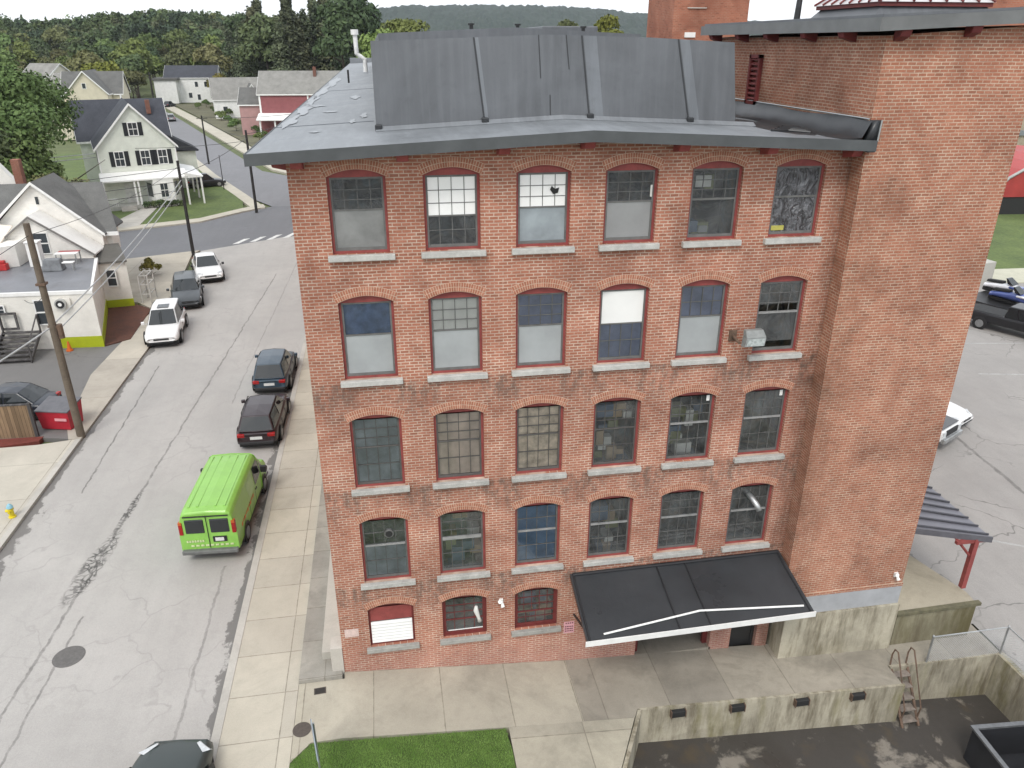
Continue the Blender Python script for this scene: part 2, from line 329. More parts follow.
# one sheet to the horizon
xs = [-6000,-2500,-900,-300,-120,-60,-30,-12.6,-3.2,.15,.4,8,17.6,21.5,21.62,30,45,80,200,900,2500,6000]; ys = [-3000,-600,-120,-60,-30,-12,-3,.5,3,30,60,100,200,300,600,1500,3000,8000]
g = MB(); H = lambda x, y: (-.28 if x <= .2 else (-4.2 if (y < 2 and x < 21.56 and y > -40) else -1.6))
g.add([(x,y,H(x,y)) for y in ys for x in xs], [(j*len(xs)+i, j*len(xs)+i+1, (j+1)*len(xs)+i+1, (j+1)*len(xs)+i) for j in range(len(ys)-1) for i in range(len(xs)-1)])
structure(g.build('ground', EARTH))
STREETM = asphalt_mat('street_surface', (.39,.375,.355),
    lines=[(-9.05,.055,.06,-30,45,.5), (-8.35,.03,.05,-30,4,.5), (-10.6,-.02,.05,12,26,.6), (-6.7,.03,.045,20,50,.3), (-4.1,.0,.06,-30,6,.35)],
    patches=[(-8.75,6.8,.38,2.2,.12), (-8.5,10.3,.16,1.5,.1)], cracks=.16,
    strips=[(-3.05,-1,.42,-30,26), (-12.35,1,.55,-10,11.5), (-12.35,1,.3,11.5,30)])
CROSSM = asphalt_mat('cross_street_surface', (.165,.168,.178), cracks=.2)
FARM = asphalt_mat('far_street_surface', (.20,.20,.21), cracks=.2)
LOTM = asphalt_mat('parking_lot_surface', (.31,.295,.28), cracks=.5, crack_scale=.22, lines=[(29,.12,.12,-5,14,.5)])
WELLM = asphalt_mat('well_surface', (.058,.052,.046), cracks=.2, worn=(.24,.215,.18))
SIDEW = concrete_mat('sidewalk_concrete', (.47,.435,.365), 1.72, 1.62, 1.3, .5, stain=.35)
APR = concrete_mat('apron_concrete', (.44,.405,.33), 1.95, 2.9, .75, 2.9, stain=.6)
APRD = concrete_mat('dock_concrete', (.33,.30,.25), 2.0, 6, .2, 4, stain=.8)
CWALL = concrete_mat('dock_wall_concrete', (.42,.385,.30), stain=.8, wall=True)
PADC = concrete_mat('pad_concrete', (.40,.36,.28), stain=.7); KERB = concrete_mat('kerb_stone', (.46,.44,.40), stain=.5)

structure(MB().add([(-12.4,-45,ST),(-3.1,-45,ST),(-3.1,56,ST),(-3.1,58.9,ST),(-7.2,58.2,ST),(-14.2,53.7,ST),(-13.6,50,ST),(-12.4,40,ST)], [(0,1,2,3,4,5,6,7)]).build('street', STREETM))
# crossing street running left, and the street going on behind
structure(MB().add([(-140,12,ST-.012),(-19.6,51.6,ST-.012),(-14.2,53.7,ST-.012),(-7.2,58.2,ST-.012),(-3.1,58.9,ST-.012),(.0,60,ST-.012),(.0,90,ST-.012),(-9.5,90,ST-.012),(-10.3,74,ST-.012),(-13,71,ST-.012),(-16.6,66.2,ST-.012),(-25.2,62.4,ST-.012),(-140,20,ST-.012)], [tuple(range(13))]).build('cross_street', CROSSM))
structure(MB().add([(-10.3,74,ST-.006),(-.1,74,ST-.006),(-.1,86,ST-.006),(-7,92,ST-.006),(-14.9,101.7,ST-.006),(-44.4,187,ST-.006),(-63.4,239.5,ST-.006),(-78,280,ST-.006),(-88,276,ST-.006),(-44.5,163.4,ST-.006),(-31.1,127.5,ST-.006),(-20.9,98,ST-.006),(-14.3,81.2,ST-.006)], [tuple(range(13))]).build('far_street', FARM))
m = MB()
for i in range(6):     # the painted crosswalk bars
    x = -11.8+i*1.45; y = 55.9+i*.62
    m.prism([(x,y),(x+.55,y+.2),(x+1.3,y+2.2),(x+.75,y+2.0)], ST+.0, ST+.004)
structure(m.build('crosswalk_marking', M('road_paint', (.62,.62,.60), .7, .3, 3, fine=.3)))
# pavement beside the mill with its kerb stone
structure(MB().box(-2.86,-45,-.25,-.95,58.6,0).build('sidewalk', SIDEW))
structure(MB().box(-3.1,-45,-.25,-2.865,58.7,.012).build('kerb', KERB))
structure(MB().box(-.94,-.25,-.2,.3,85,.11).build('raised_walk', concrete_mat('raised_walk_concrete', (.36,.34,.30), 1.3, 1.55, .2, .2, stain=1.)))
# apron along the facade
m = MB()
ax = [-.94,-.45,.36,2.4,4.9,7.08]
AE = {-.94:-2.95, -.45:-2.40, .36:-2.39, 2.4:-2.40, 4.9:-2.41, 7.08:-2.41}
for a, b in zip(ax, ax[1:]):
    m.prism([(a,AE[a]),(b,AE[b]),(b,-.26 if b <= .36 else .05),(a,-.26 if a < .36 and b <= .36 else .05)], -1.9, lambda x, y: apz(x))
structure(m.build('apron', APR))
m = MB()
m.prism([(7.085,-2.405),(8.6,-2.405),(8.76,-2.12),(10,-2.1),(10,.05),(7.085,.05)], -4, lambda x, y: apz(x))
for a, b in ((10,14),(14,17.4)):
    m.prism([(a,-2.1),(b,-2.1),(b,.05),(a,.05)], -4, lambda x, y: apz(x))
m.prism([(17.4,-1.33),(21.5,-1.33),(21.5,.05),(17.4,.05)], -4, lambda x, y: apz(x))
structure(m.build('loading_dock', APRD))
m = MB().prism([(4.9,-9.1),(4.95,-9.0),(8.58,-2.415),(4.9,-2.415)], -2.4, lambda x, y: apz(x)-.004+.03*(y+2.8)*0)
structure(m.build('ramp_pavement', concrete_mat('ramp_concrete', (.40,.37,.30), 3.6, 2.6, .2, .2, stain=.7)))
# unseen asphalt sheet behind the viewer, added so the mill windows reflect grey
structure(MB().add([(-60,-260,-.14),(90,-260,-.14),(90,-45.1,-.14),(-60,-45.1,-.14)], [(0,1,2,3)]).build('unseen_reflected_lot', asphalt_mat('unseen_reflected_lot_surface', (.16,.16,.16), cracks=.2)))
# grass bed
m = MB(); bed = [(-.945,-45),(4.88,-45),(4.88,-3.1),(4.8,-2.44),(-.44,-2.42),(-.945,-2.97)]
m.prism(bed, -1.2, lambda x, y: apz(x)-.015); structure(m.build('grass_bed', M('soil', (.08,.13,.03), .95, .3, 3)))
def grass(name, poly, zf, n, h, mat, label):
    P = np.array(poly); lo = P.min(0); hi = P.max(0); pts = []
    def inside(x, y):
        c = False
        for i in range(len(poly)):
            (x1,y1), (x2,y2) = poly[i], poly[i-1]
            if (y1 > y) != (y2 > y) and x < (x2-x1)*(y-y1)/(y2-y1)+x1: c = not c
        return c
    m = MB()
    while len(pts) < n:
        x, y = random.uniform(lo[0],hi[0]), random.uniform(lo[1],hi[1])
        if inside(x+random.gauss(0,.05), y+random.gauss(0,.05)):
            pts.append(1); a = random.uniform(0, 6.28); hh = h*random.uniform(.5,1.2); dx, dy = math.cos(a)*h*.16, math.sin(a)*h*.16; z = zf(x, y)
            lx, ly = random.uniform(-.6,.6)*h, random.uniform(-.6,.6)*h
            m.add([(x-dx,y-dy,z-.01),(x+dx,y+dy,z-.01),(x+lx,y+ly,z+hh)], [(0,1,2)])
    o = m.build(name, mat); return tag(o, label, 'grass', kind='stuff')
GBL = leaf_mat('grass_blades', (.12,.22,.04), (.22,.33,.09), 2.0)
grass('grass', [(-.93,-5.2),(4.86,-5.2),(4.86,-3.1),(4.8,-2.45),(-.44,-2.44),(-.93,-2.99)], lambda x, y: apz(x), 32000, .045, GBL, 'short green grass in the bed below the mill facade')
# dock well
m = MB(); wz = lambda x, y: -2.03-.078*(x-8.8)
m.prism([(4.9,-45),(21.6,-45),(21.6,-1.2),(8.7,-1.2),(8.6,-2.5),(4.9,-9.2)], -4.4, wz); structure(m.build('well_floor', WELLM))
# the retaining walls of the well
def wall(name, polyz, label, mat=CWALL):
    o = MB(); [o.prism(p, z0, z1) for p, z0, z1 in polyz]; return tag(o.build(name, mat), label, 'wall')
wall('dock_wall', [([(8.85,-2.19),(17.45,-2.19),(17.45,-2.105),(8.80,-2.105)], -3.6, lambda x, y: apz(x)-.0+.008)], 'stained mossy concrete front wall of the loading dock with bumpers')
wall('retaining_wall', [([(17.46,-1.43),(21.35,-1.43),(21.35,-1.335),(17.46,-1.335)], -3.8, lambda x, y: apz(x)+.01)], 'pale concrete well wall running right from the steel ladder')
wall('retaining_wall', [([(21.36,-45),(21.6,-45),(21.6,-1.335),(21.36,-1.335)], -3.9, lambda x, y: apz(x)+.01)], 'concrete well wall running towards the viewer at the right edge')
wall('retaining_wall', [([(4.95,-9.0),(5.05,-9.05),(8.86,-2.2),(8.76,-2.15)], -3.2, lambda x, y: apz(x)+.01)], 'concrete well wall on the left beside the ramp pavement', CWALL)
# right-hand lot
structure(MB().add([(21.61,-45,-1.3),(160,-45,-1.3),(160,33,-1.3),(56,36.5,-1.3),(46,39,-1.3),(30,80,-1.3),(17.9,80,-1.3),(17.9,.06,-1.3),(21.61,.06,-1.3)], [tuple(range(9))]).build('parking_lot', LOTM))
m = MB()
for (a, b) in (((39.5,24.5),(52,22.5)), ((37.5,19.6),(50,17.0)), ((42.5,29.5),(58,26.5)), ((32.2,3.9),(40,-1)), ((25.2,4.6),(33,.2))):
    d = Vector((b[0]-a[0], b[1]-a[1])).normalized(); n = Vector((-d.y, d.x))*.06
    m.add([(a[0]-n.x,a[1]-n.y,-1.296),(b[0]-n.x,b[1]-n.y,-1.296),(b[0]+n.x,b[1]+n.y,-1.296),(a[0]+n.x,a[1]+n.y,-1.296)], [(0,1,2,3)])
structure(m.build('parking_line', M('worn_line_paint', (.37,.365,.355), .8, .4, 2, fine=.4)))
structure(MB().add([(56,36.4,-1.29),(160,33,-1.29),(160,140,-1.0),(30,140,-1.0),(44,45,-1.29),(46,39,-1.29)], [tuple(range(6))]).build('lawn', GRASS))

# left side grounds
LC = -12.41
structure(MB().box(-12.65,-45,-.25,LC,16.9,.0).build('kerb', KERB))
m = MB().prism([(-40,-45),(-12.655,-45),(-12.655,16.9),(-14.2,16.6),(-40,15.9)], -.27, -.006)
structure(m.build('driveway_apron', concrete_mat('driveway_concrete', (.47,.44,.38), 3.1, 3.0, .4, .3, stain=.3)))
m = MB().prism([(-40,16.62),(-15.9,16.72),(-14.3,17.05),(-14.25,17.5),(-40,17.9)], -.26, -.03); structure(m.build('mulch_bed', M('red_mulch', (.16,.04,.03), .95, .4, 6, fine=.5)))
m = MB().prism([(-40,17.9),(-14.3,17.4),(-12.66,17.0),(-12.9,26),(-14.2,30.5),(-40,30.5)], -.27, -.05); structure(m.build('driveway', asphalt_mat('driveway_asphalt', (.17,.165,.16), cracks=.5)))
m = MB().prism([(-15.1,29.6),(-13.9,30.6),(-14.15,36.6),(-15.6,38),(-18.2,38),(-17.6,37.0)], -.26, .02); structure(m.build('mulch_bed', M('red_mulch_dark', (.10,.042,.028), .95, .6, 1.3, fine=.6)))
m = MB().prism([(-12.42,16.9),(-12.42,30),(-13.0,38),(-14.0,46),(-14.6,52),(-14.2,53.6),(-20,51.4),(-23,50),(-23,38.5),(-15.55,38.5),(-14.0,36.6),(-14.3,30.5),(-14.5,25),(-13.6,18.6),(-13.0,17.0)], -.28, -.02)
structure(m.build('corner_pavement', concrete_mat('corner_concrete', (.42,.385,.33), 6.0, 5.5, .4, .3, stain=.4)))
# lawn and pavement beyond the crossing street
m = MB().prism([(-60,48.5),(-25.2,62.6),(-16.6,66.4),(-13.0,71.2),(-14.3,79),(-20.9,97),(-31,126),(-60,126)], -.28, -.04); structure(m.build('lawn', GRASS))
m = MB(); pts = [(-60,48.6),(-25.2,62.4),(-16.6,66.2),(-13.0,71.0),(-10.9,73.2)]
for a, b in zip(pts, pts[1:]): m.prism([a, b, (b[0]-.5,b[1]+1.7), (a[0]-.5,a[1]+1.7)], -.27, -.0)
pts = [(-12.2,72.4),(-15.6,81.4),(-22.1,98),(-32.4,127.5),(-45.9,163.4)]
for a, b in zip(pts, pts[1:]): m.prism([a, (a[0]+1.3,a[1]+.4), (b[0]+1.3,b[1]+.4), b], -.27, .003)
pts = [(-4.6,88),(-13.6,102.2),(-43.1,187.4),(-62,240)]
for a, b in zip(pts, pts[1:]): m.prism([a, (a[0]+2.6,a[1]+1), (b[0]+2.6,b[1]+1), b], -.27, .002)
structure(m.build('far_sidewalk', concrete_mat('far_sidewalk_concrete', (.46,.43,.36), stain=.3)))
m = MB().prism([(-25.6,65.6),(-23.6,64.2),(-22.4,65.0),(-23.0,75.8),(-24.4,75.4)], -.1, .01); structure(m.build('garden_path', KERB))
m = MB().prism([(-2.2,90),(-11,104),(-40,189),(-59,243),(40,260),(40,90)], -.27, -.05); structure(m.build('yard_ground', M('yard', (.12,.115,.07), .9, .5, .25, fine=.4)))
# ------------------------------------------------------------------ the mill
mill = empty('brick_mill', (7,0,0), 0, 'long four storey red brick mill with rows of arched windows and grey membrane roof', 'mill building')
def off(o, root):      # parts are modelled in world coordinates; keep them there under their thing
    o.parent = root; o.matrix_parent_inverse = root.matrix_world.inverted() if False else Matrix.Translation(-Vector(root.location)); return o
WX = [1.184,3.323,5.477,7.615,9.754,11.914]; WW = 1.31
ZS = [12.575,9.40,6.25,3.157,.83]; ZP = [14.328,11.398,8.241,5.149,2.192]; RISE = .17
def outline(x0, z0, zs, ww=WW, rise=RISE, n=10, ins=0.):
    x1 = x0+ww-ins; x0 = x0+ins; z0 += ins; zs -= ins*.3; rise_ = rise-ins*.7
    pts = [(x0,z0),(x1,z0)]
    for i in range(n+1):
        u = i/n; pts.append((x1+(x0-x1)*u, zs+rise_*(1-(2*u-1)**2)))
    return pts
XL, XR = .36, 13.85
holes = []; wins = []
for r in range(5):
    for c in range(6):
        if r == 4 and c > 2: continue
        wins.append((r, c)); holes.append(outline(WX[c], ZS[r], ZP[r]))
DOOR = [(9.35,-1.2),(11.85,-1.2),(11.85,1.75),(9.35,1.75)]
DOOR2 = [(12.55,-1.2),(13.45,-1.2),(13.45,1.5),(12.55,1.5)]
def roofz(x): return 14.93+.36*(1-abs(x-7.1)/7.45)
outer = [(XL,-2.2),(XR,-2.2),(XR,roofz(XR)-.05),(7.1,roofz(7.1)-.05),(XL,roofz(XL)-.05)]
polys = [[Vector((x,0,z)) for x, z in p] for p in [outer]+holes+[DOOR, DOOR2]]
flat = [q for p in polys for q in p]; tris = tessellate_polygon(polys)
m = MB(); fs = []
for tr in tris:
    a, b, c = (flat[i] for i in tr); nrm = (b-a).cross(c-a)
    fs.append(tuple(tr) if nrm.y < 0 else tuple(reversed(tr)))
m.add(flat, fs)
for p in polys[1:]:      # reveals
    n = len(p); m.add(list(p)+[Vector((q.x,.24,q.z)) for q in p], [(i,n+i,n+(i+1)%n,(i+1)%n) for i in range(n)])
m.add([(XL,0,-2.2),(XL,85,-2.2),(XL,85,14.85),(XL,0,14.85)], [(0,3,2,1)])
m.add([(XR,9,-2.2),(XR,85,-2.2),(XR,85,14.85),(XR,9,14.85)], [(0,1,2,3)])
m.add([(XL,85,-2.2),(XR,85,-2.2),(XR,85,14.85),(XL,85,14.85)], [(0,3,2,1)])
off(m.build('brick_wall', BRICK), mill)
# storeys inside, seen dimly through the glass
INT = NT('interior_surface'); p_ = INT.pos(); n_ = INT.noise(p_, .9, 4, .7, 1.); n2_ = INT.noise(p_, 2.4, 2, .5)
INT.fin(INT.mix(INT.ramp(n_, .35, .7), (.04,.04,.04), INT.mix(INT.ramp(n2_, .35, .65), (.50,.40,.28), (.34,.42,.42))), .8)
m = MB()
for z in (14.6,12.1,8.95,5.8,2.72,.25): m.box(.62,.26,z-.12,13.6,2.2,z)
m.box(.62,1.75,.2,13.6,1.82,14.7); m.box(.55,.26,.2,.62,3.4,14.7); m.box(13.6,.26,.2,13.66,3.4,14.7)
for i in range(5): m.box(2.74+i*2.15,.5,.26,2.84+i*2.15,1.74,14.6)
off(m.build('interior_floors', INT.mat), mill)
off(MB().box(-.3,.5,-.3,.35,85,.38).build('foundation', concrete_mat('foundation_concrete', (.47,.45,.40), stain=.4)), mill)
off(MB().box(.02,-.035,-.3,.355,.49,.95).build('foundation_pier', concrete_mat('pier_concrete', (.50,.47,.42), stain=.4)), mill)

# ---- windows. a style: (upper, lower, upper grid (cols, rows), lower grid, sash, meeting rail)
def panel(name, c, var=.08, scale=2.): return M(name, c, .55, var, scale)
P_GREY = panel('grey_insulation_panel', (.27,.275,.275)); P_PALE = panel('pale_plastic_panel', (.345,.365,.37), .1, 1.4); P_BLUEGREY = panel('bluish_plastic_panel', (.27,.305,.325), .25, 1.4)
P_MID = panel('dull_plastic_panel', (.22,.225,.22), .25, 1.6)
P_WHITE = panel('white_blind', (.80,.80,.78), .03); P_BLIND = panel('off_white_blind', (.90,.90,.88), .04); P_CREAMG = panel('cream_panel', (.66,.66,.62), .08)
P_BLUE = panel('blue_tarp', (.10,.14,.25), .45, 3); P_BLUE2 = panel('slate_blue_film', (.165,.19,.265), .25, 2); P_BLUE3 = panel('deep_blue_film', (.17,.25,.33), .35, 2.2)
P_TAN = panel('tan_curtain', (.50,.41,.34), .22, 2.5); P_BEIGE = panel('draped_beige_curtain', (.55,.46,.36), .4, 4.5); P_STEEL = panel('steel_blue_panel', (.21,.235,.25), .35, 2)
P_RED = REDP
STY = {
 (0,0): (None,P_MID,(4,3),None,'G',0,'window with dark gridded top and dull plastic bottom'), (0,1): (P_BLIND,None,(4,3),(4,2),'G',0,'window with white blind lowered over half its grid'),
 (0,2): (P_BLIND,P_BLUEGREY,(4,3),None,'G',0,'window with white gridded top and a dark bird shape'), (0,3): (None,P_GREY,(4,3),None,'G',0,'window with black gridded top and pale grey bottom'),
 (0,4): (None,None,(4,3),None,'G',1,'dark gridded window with streaky reflections'), (0,5): ('PLASTIC','PLASTIC',None,None,'G',1,'window sheeted with crumpled clear plastic'),
 (1,0): (P_BLUE,P_PALE,None,None,'G',0,'window with rumpled blue tarp over a pale panel'), (1,1): (P_CREAMG,P_PALE,(4,3),None,'G',0,'pale window with grey grid above a plain panel'),
 (1,2): (P_BLUE2,P_PALE,(4,3),None,'G',0,'window with blue gridded top over a pale panel'), (1,3): (P_WHITE,P_BLUE2,None,(4,2),'G',0,'window with bright white top and blue gridded bottom'),
 (1,4): (P_BLUE2,P_PALE,(4,2),None,'G',0,'window with slate blue top and light grey bottom'), (1,5): (None,None,(4,3),None,'G',1,'dark window with its lower sash raised a little'),
 (2,0): (P_STEEL,P_STEEL,(4,3),(4,2),'D',0,'steel blue window with many horizontal bars'), (2,1): (P_TAN,P_TAN,(4,3),(4,2),'D',0,'window with flat tan curtain'),
 (2,2): (P_BEIGE,P_BEIGE,(4,3),(4,2),'D',0,'window with draped beige curtain'), (2,3): (None,None,(4,3),(4,2),'D',0,'window showing cluttered shelves'),
 (2,4): (None,None,(4,3),(4,2),'P',1,'dark window with white tag at top right'), (2,5): (None,None,(4,3),(4,2),'P',1,'black window with white tag at top right'),
 (3,0): (None,P_STEEL,(4,2),(4,2),'P',1,'red framed window with round fan'), (3,1): (None,None,(4,3),(4,2),'P',2,'red framed window with pale double rail'),
 (3,2): (P_BLUE3,P_BLUE3,(4,2),(4,2),'P',1,'red framed window with blue film'), (3,3): (None,None,(4,2),(4,2),'P',1,'red framed window with greenish dark glass'),
 (3,4): (None,None,(4,3),(4,2),'P',1,'red framed window with grey dark glass'), (3,5): (None,None,(4,2),(4,2),'P',1,'red framed window with duct elbow poking out'),
 (4,0): ('REDTOP',P_WHITE,None,None,'R',0,'low window shut by white louvres under a red board'), (4,1): (None,None,(4,3),(4,1),'R',0,'low red window with white cloth inside'),
 (4,2): (None,None,(5,3),(4,2),'R',0,'low red window with small panes'),
}
PLAS = NT('crumpled_plastic'); pp = PLAS.pos(); pn = PLAS.noise(PLAS.comb(PLAS.math('MULTIPLY', PLAS.sep(pp)[0], 2.), PLAS.sep(pp)[1], PLAS.sep(pp)[2]), 3.2, 4, .6, 1.5)
PLAS.bump(pn, .12, 1.); PLAS.fin(PLAS.mix(PLAS.ramp(pn, .42, .62), (.045,.047,.052), (.17,.175,.19)), .2, 0, .8)
for r, c in wins:
    up, lo, gu, gl, sk, rail, lab = STY[(r, c)]
    x0, z0, zs = WX[c], ZS[r], ZP[r]; x1 = x0+WW; sash = {'G':SASHG,'D':SASHD,'P':SASHW,'R':DRED}[sk]
    # casing with the arched head board
    o_ = outline(x0, z0, zs); fw = .062
    hb = zs-.02 if r < 2 else zs+.03           # top of the glazed part
    m = MB(); m.box(x0+.002,.10,z0+.002,x0+fw,.22,hb); m.box(x1-fw,.10,z0+.002,x1-.002,.22,hb); m.box(x0+fw,.10,z0+.002,x1-fw,.22,z0+.06)
    arch = [(x,z) for x, z in o_[2:]]
    ft = [(x, .10, z-.003) for x, z in arch]+[(x0+.002,.10,hb-.001),(x1-.002,.10,hb-.001)]; bk = [(x,.22,z) for x,_,z in ft]
    m.hexa(list(reversed(ft)), list(reversed(bk)))
    win = off(m.build('window', DRED if r == 4 else REDP), mill); win['label'] = lab
    zi = z0+.06; zt = hb; zm = zi+(zt-zi)*(.56 if r < 4 else .38)
    if (r, c) == (0,1): zm = zi+(zt-zi)*.44
    if (r, c) in ((0,2),(1,3)): zm = zi+(zt-zi)*.52
    if (r, c) == (4,0): zm = zi+(zt-zi)*.60
    xa, xb = x0+fw, x1-fw
    s = MB(); t = .045
    s.box(xa,.125,zi,xa+t,.175,zt); s.box(xb-t,.125,zi,xb,.175,zt); s.box(xa+t,.125,zi,xb-t,.175,zi+.07); s.box(xa+t,.125,zt-.05,xb-t,.175,zt)
    if rail: off_rail = MB().box(xa+t,.112,zm-.024*rail,xb-t,.174,zm+.024*rail)
    else: s.box(xa+t,.13,zm-.018,xb-t,.175,zm+.018)
    def grid(g_, za, zb):
        cx, cy = g_
        for i in range(1, cx): X_ = xa+(xb-xa)*i/cx; s.box(X_-.008,.140,za,X_+.008,.168,zb)
        for j in range(1, cy): Z_ = za+(zb-za)*j/cy; s.box(xa+t,.138,Z_-.008,xb-t,.170,Z_+.008)
    if gu: grid(gu, zm, zt-.05)
    if gl: grid(gl, zi+.07, zm)
    s_ = s.build('sash', sash); off(s_, mill); s_.parent = win; s_.matrix_parent_inverse = Matrix.Identity(4); s_.location = (0,0,0)
    if rail: o2 = off_rail.build('meeting_rail', RAILM if r > 0 else SASHG); o2.parent = win
    def sub(o): o.parent = win; o.matrix_parent_inverse = Matrix.Identity(4); return o
    def glass(za, zb, clean=False):
        sub(MB().quad((xa+.01,.152,za),(xb-.01,.152,za),(xb-.01,.152,zb),(xa+.01,.152,zb)).build('pane', GLASSB if (r, c) == (3,2) else (GLASSC if clean else GLASS)))
    raised = (r, c) == (1,5)
    for part, za, zb, gr in ((up, zm, zt-.02, gu), (lo, zi+.03, zm, gl)):
        if part == 'PLASTIC': sub(MB().box(xa+.01,.13,za,xb-.01,.134,zb).build('plastic_sheet', PLAS.mat)); continue
        if part == 'REDTOP': sub(MB().box(xa,.112,za,xb,.14,zb).build('board', REDP)); continue
        if part is P_WHITE and r == 4:
            q = MB(); n = 7; sub(MB().box(xa,.125,za,xb,.14,zb).build('louvre_backing', SASHD))
            for k in range(n):
                a = za+(zb-za)*k/n; q.hexa([(xa,.06,a),(xb,.06,a),(xb,.10,a+.01),(xa,.10,a+.01)], [(xa,.09,a+(zb-za)/n*.70),(xb,.09,a+(zb-za)/n*.70),(xb,.12,a+(zb-za)/n*.72),(xa,.12,a+(zb-za)/n*.72)])
            sub(q.build('louvre', WHITE)); continue
        zz = za
        if raised and part is lo: zz = za+.22
        if part is None: glass(zz, zb)
        else:
            y_ = 0; plain = part in (P_GREY, P_PALE, P_BLUEGREY, P_MID, P_WHITE) and not gr
            y = .145 if plain else (.150 if part is P_BLIND else .172)
            if part in (P_BEIGE, P_BLUE, P_TAN):      # a hanging cloth with folds
                n = 24; q = MB(); vs_ = []; 
                for k in range(n+1):
                    u = k/n; xx = xa+.01+(xb-xa-.02)*u
                    yy = .185+.02*math.sin(u*19+c)*(.5+.5*math.sin(u*5))
                    vs_ += [(xx,yy,za),(xx,yy+.02*math.sin(u*9),zb)]
                q.add(vs_, [(2*k,2*k+2,2*k+3,2*k+1) for k in range(n)]); sub(q.build('curtain', part, smooth=True)); glass(za, zb, True)
            else:
                sub(MB().box(xa+.01,y,za,xb-.01,y+.012,zb).build('blind' if part in (P_WHITE,P_BLIND) else 'panel', part))
                if not plain and part is not P_BLIND: glass(za, zb, True)
    # sill, brick arch
    sub(MB().box(x0-.11,-.13,z0-.14,x1+.11,.125,z0-.002).build('sill', SILLW if r < 2 else (SILL if r < 4 else SILLD), bevel=.012))
    a = MB(); n = 25; cxm = (x0+x1)/2; hw = WW/2+.03
    for k in range(n):
        def P(u, d):
            X_ = cxm+(2*u-1)*hw; Z_ = zs+RISE*(1-(2*u-1)**2)*1.0-.01; nx, nz = (2*u-1)*.42, 1.; L = math.hypot(nx, nz); return (X_+nx/L*d, Z_+nz/L*d)
        u0, u1 = (k+.11)/n, (k+.89)/n
        q = [P(k/n,.004),P((k+1)/n,.004),P((k+1)/n,.236),P(k/n,.236)]; a.hexa([(x,-.003,z) for x, z in q], [(x,.02,z) for x, z in q], 2)
        for d0, d1 in ((.012,.112),(.126,.228)):
            q = [P(u0,d0),P(u1,d0),P(u1,d1),P(u0,d1)]
            a.hexa([(x,-.008,z) for x, z in q], [(x,.02,z) for x, z in q], random.choice([0,0,1]))
    sub(a.build('brick_arch', [ARCH1, ARCH2, ARCH3]))
    # small things on single windows
    if (r, c) == (0,2):
        q = MB(); cx_, cz_ = x0+.93, zt-.42
        q.hexa([(cx_-.10,.135,cz_+.02),(cx_-.02,.135,cz_-.09),(cx_+.09,.135,cz_-.06),(cx_+.12,.135,cz_+.06),(cx_+.02,.135,cz_+.03),(cx_-.06,.135,cz_+.10)], [(cx_-.10,.125,cz_+.02),(cx_-.02,.125,cz_-.09),(cx_+.09,.125,cz_-.06),(cx_+.12,.125,cz_+.06),(cx_+.02,.125,cz_+.03),(cx_-.06,.125,cz_+.10)])
        sub(q.build('bird_decal', BLACK))
    if r == 2 and c in (4,5): sub(MB().box(xb-.16,.128,zt-.22,xb-.07,.137,zt-.02).build('tag', WHITE))
    if (r, c) == (0,3): sub(MB().box(xb-.09,.118,zm+.1,xb-.04,.124,zm+.38).build('tag', P_CREAMG))
    if (r, c) == (0,5): sub(MB().box(xa+.06,.118,zi+.10,xa+.40,.126,zi+.22).build('yellow_label', M('yellow_label', (.45,.42,.10), .6)))
    if (r, c) == (3,0):
        q = MB(); q.tube([((xa+xb)/2+.12,.10,zm+.36),((xa+xb)/2+.12,.20,zm+.36)], .13, 18); 
        f_ = sub(q.build('fan_housing', SASHG)); q = MB()
        q.disc(((xa+xb)/2+.12,.095,zm+.36), (0,-1,0), .095, .01, 18); sub(q.build('fan_grille', BLACK))
    if (r, c) == (3,5):
        q = MB(); q.tube([(xa+.55,.2,zm+.52),(xa+.60,-.02,zm+.48),(xa+.66,-.2,zm+.38),(xa+.72,-.3,zm+.22)], .085, 12); sub(q.build('duct_elbow', STEEL, smooth=True))
    if (r, c) == (4,1):
        q = MB(); q.tube([(xb-.24,.10,zi+.95),(xb-.25,.09,zi+.8),(xb-.17,.09,zi+.5),(xb-.14,.10,zi+.38)], [.04,.08,.05,.07], 10); sub(q.build('white_cloth', P_CREAMG, smooth=True))
        sub(MB().box(xa+.1,.12,zi+.1,xb-.05,.135,zi+.13).build('pale_rail', WHITE))
GOODS = [M('carton_tan', (.42,.31,.19), .8), M('carton_grey', (.40,.41,.40), .8), M('cloth_olive', (.25,.26,.13), .9), M('crate_blue', (.12,.17,.24), .7), M('paper_white', (.72,.71,.66), .8)]
rg = random.Random(5)
for (r_, c_, nb_, lab_) in ((2,3,15,'jumble of cartons and cloth behind the shelved third row window'),(2,4,9,'cartons standing behind the dark third row window with a white tag'),(3,3,7,'cartons behind the greenish second row window over the canopy'),(0,4,6,'cartons behind the streaky dark top row window'),(3,1,8,'cartons behind the red framed window with a double rail'),(4,2,9,'cartons behind the low red window with small panes')):
    m = MB(); zb_ = ZS[r_]-.45 if r_ < 4 else .26; zt_ = ZP[r_]-.15
    m.box(WX[c_]+.1,.55,zb_-.02,WX[c_]+WW-.1,1.3,zb_)
    for q_ in range(nb_):
        w_, h_ = rg.uniform(.18,.5), rg.uniform(.15,.5); x_ = WX[c_]+rg.uniform(.08,WW-w_-.08); z_ = zb_+(zt_-zb_-h_)*rg.random()**1.3; y_ = rg.uniform(.34,.6)
        m.box(x_,y_,z_,x_+w_,y_+rg.uniform(.2,.5),z_+h_,rg.randrange(5))
    tag(m.build('stacked_cartons', GOODS), lab_, 'cartons')
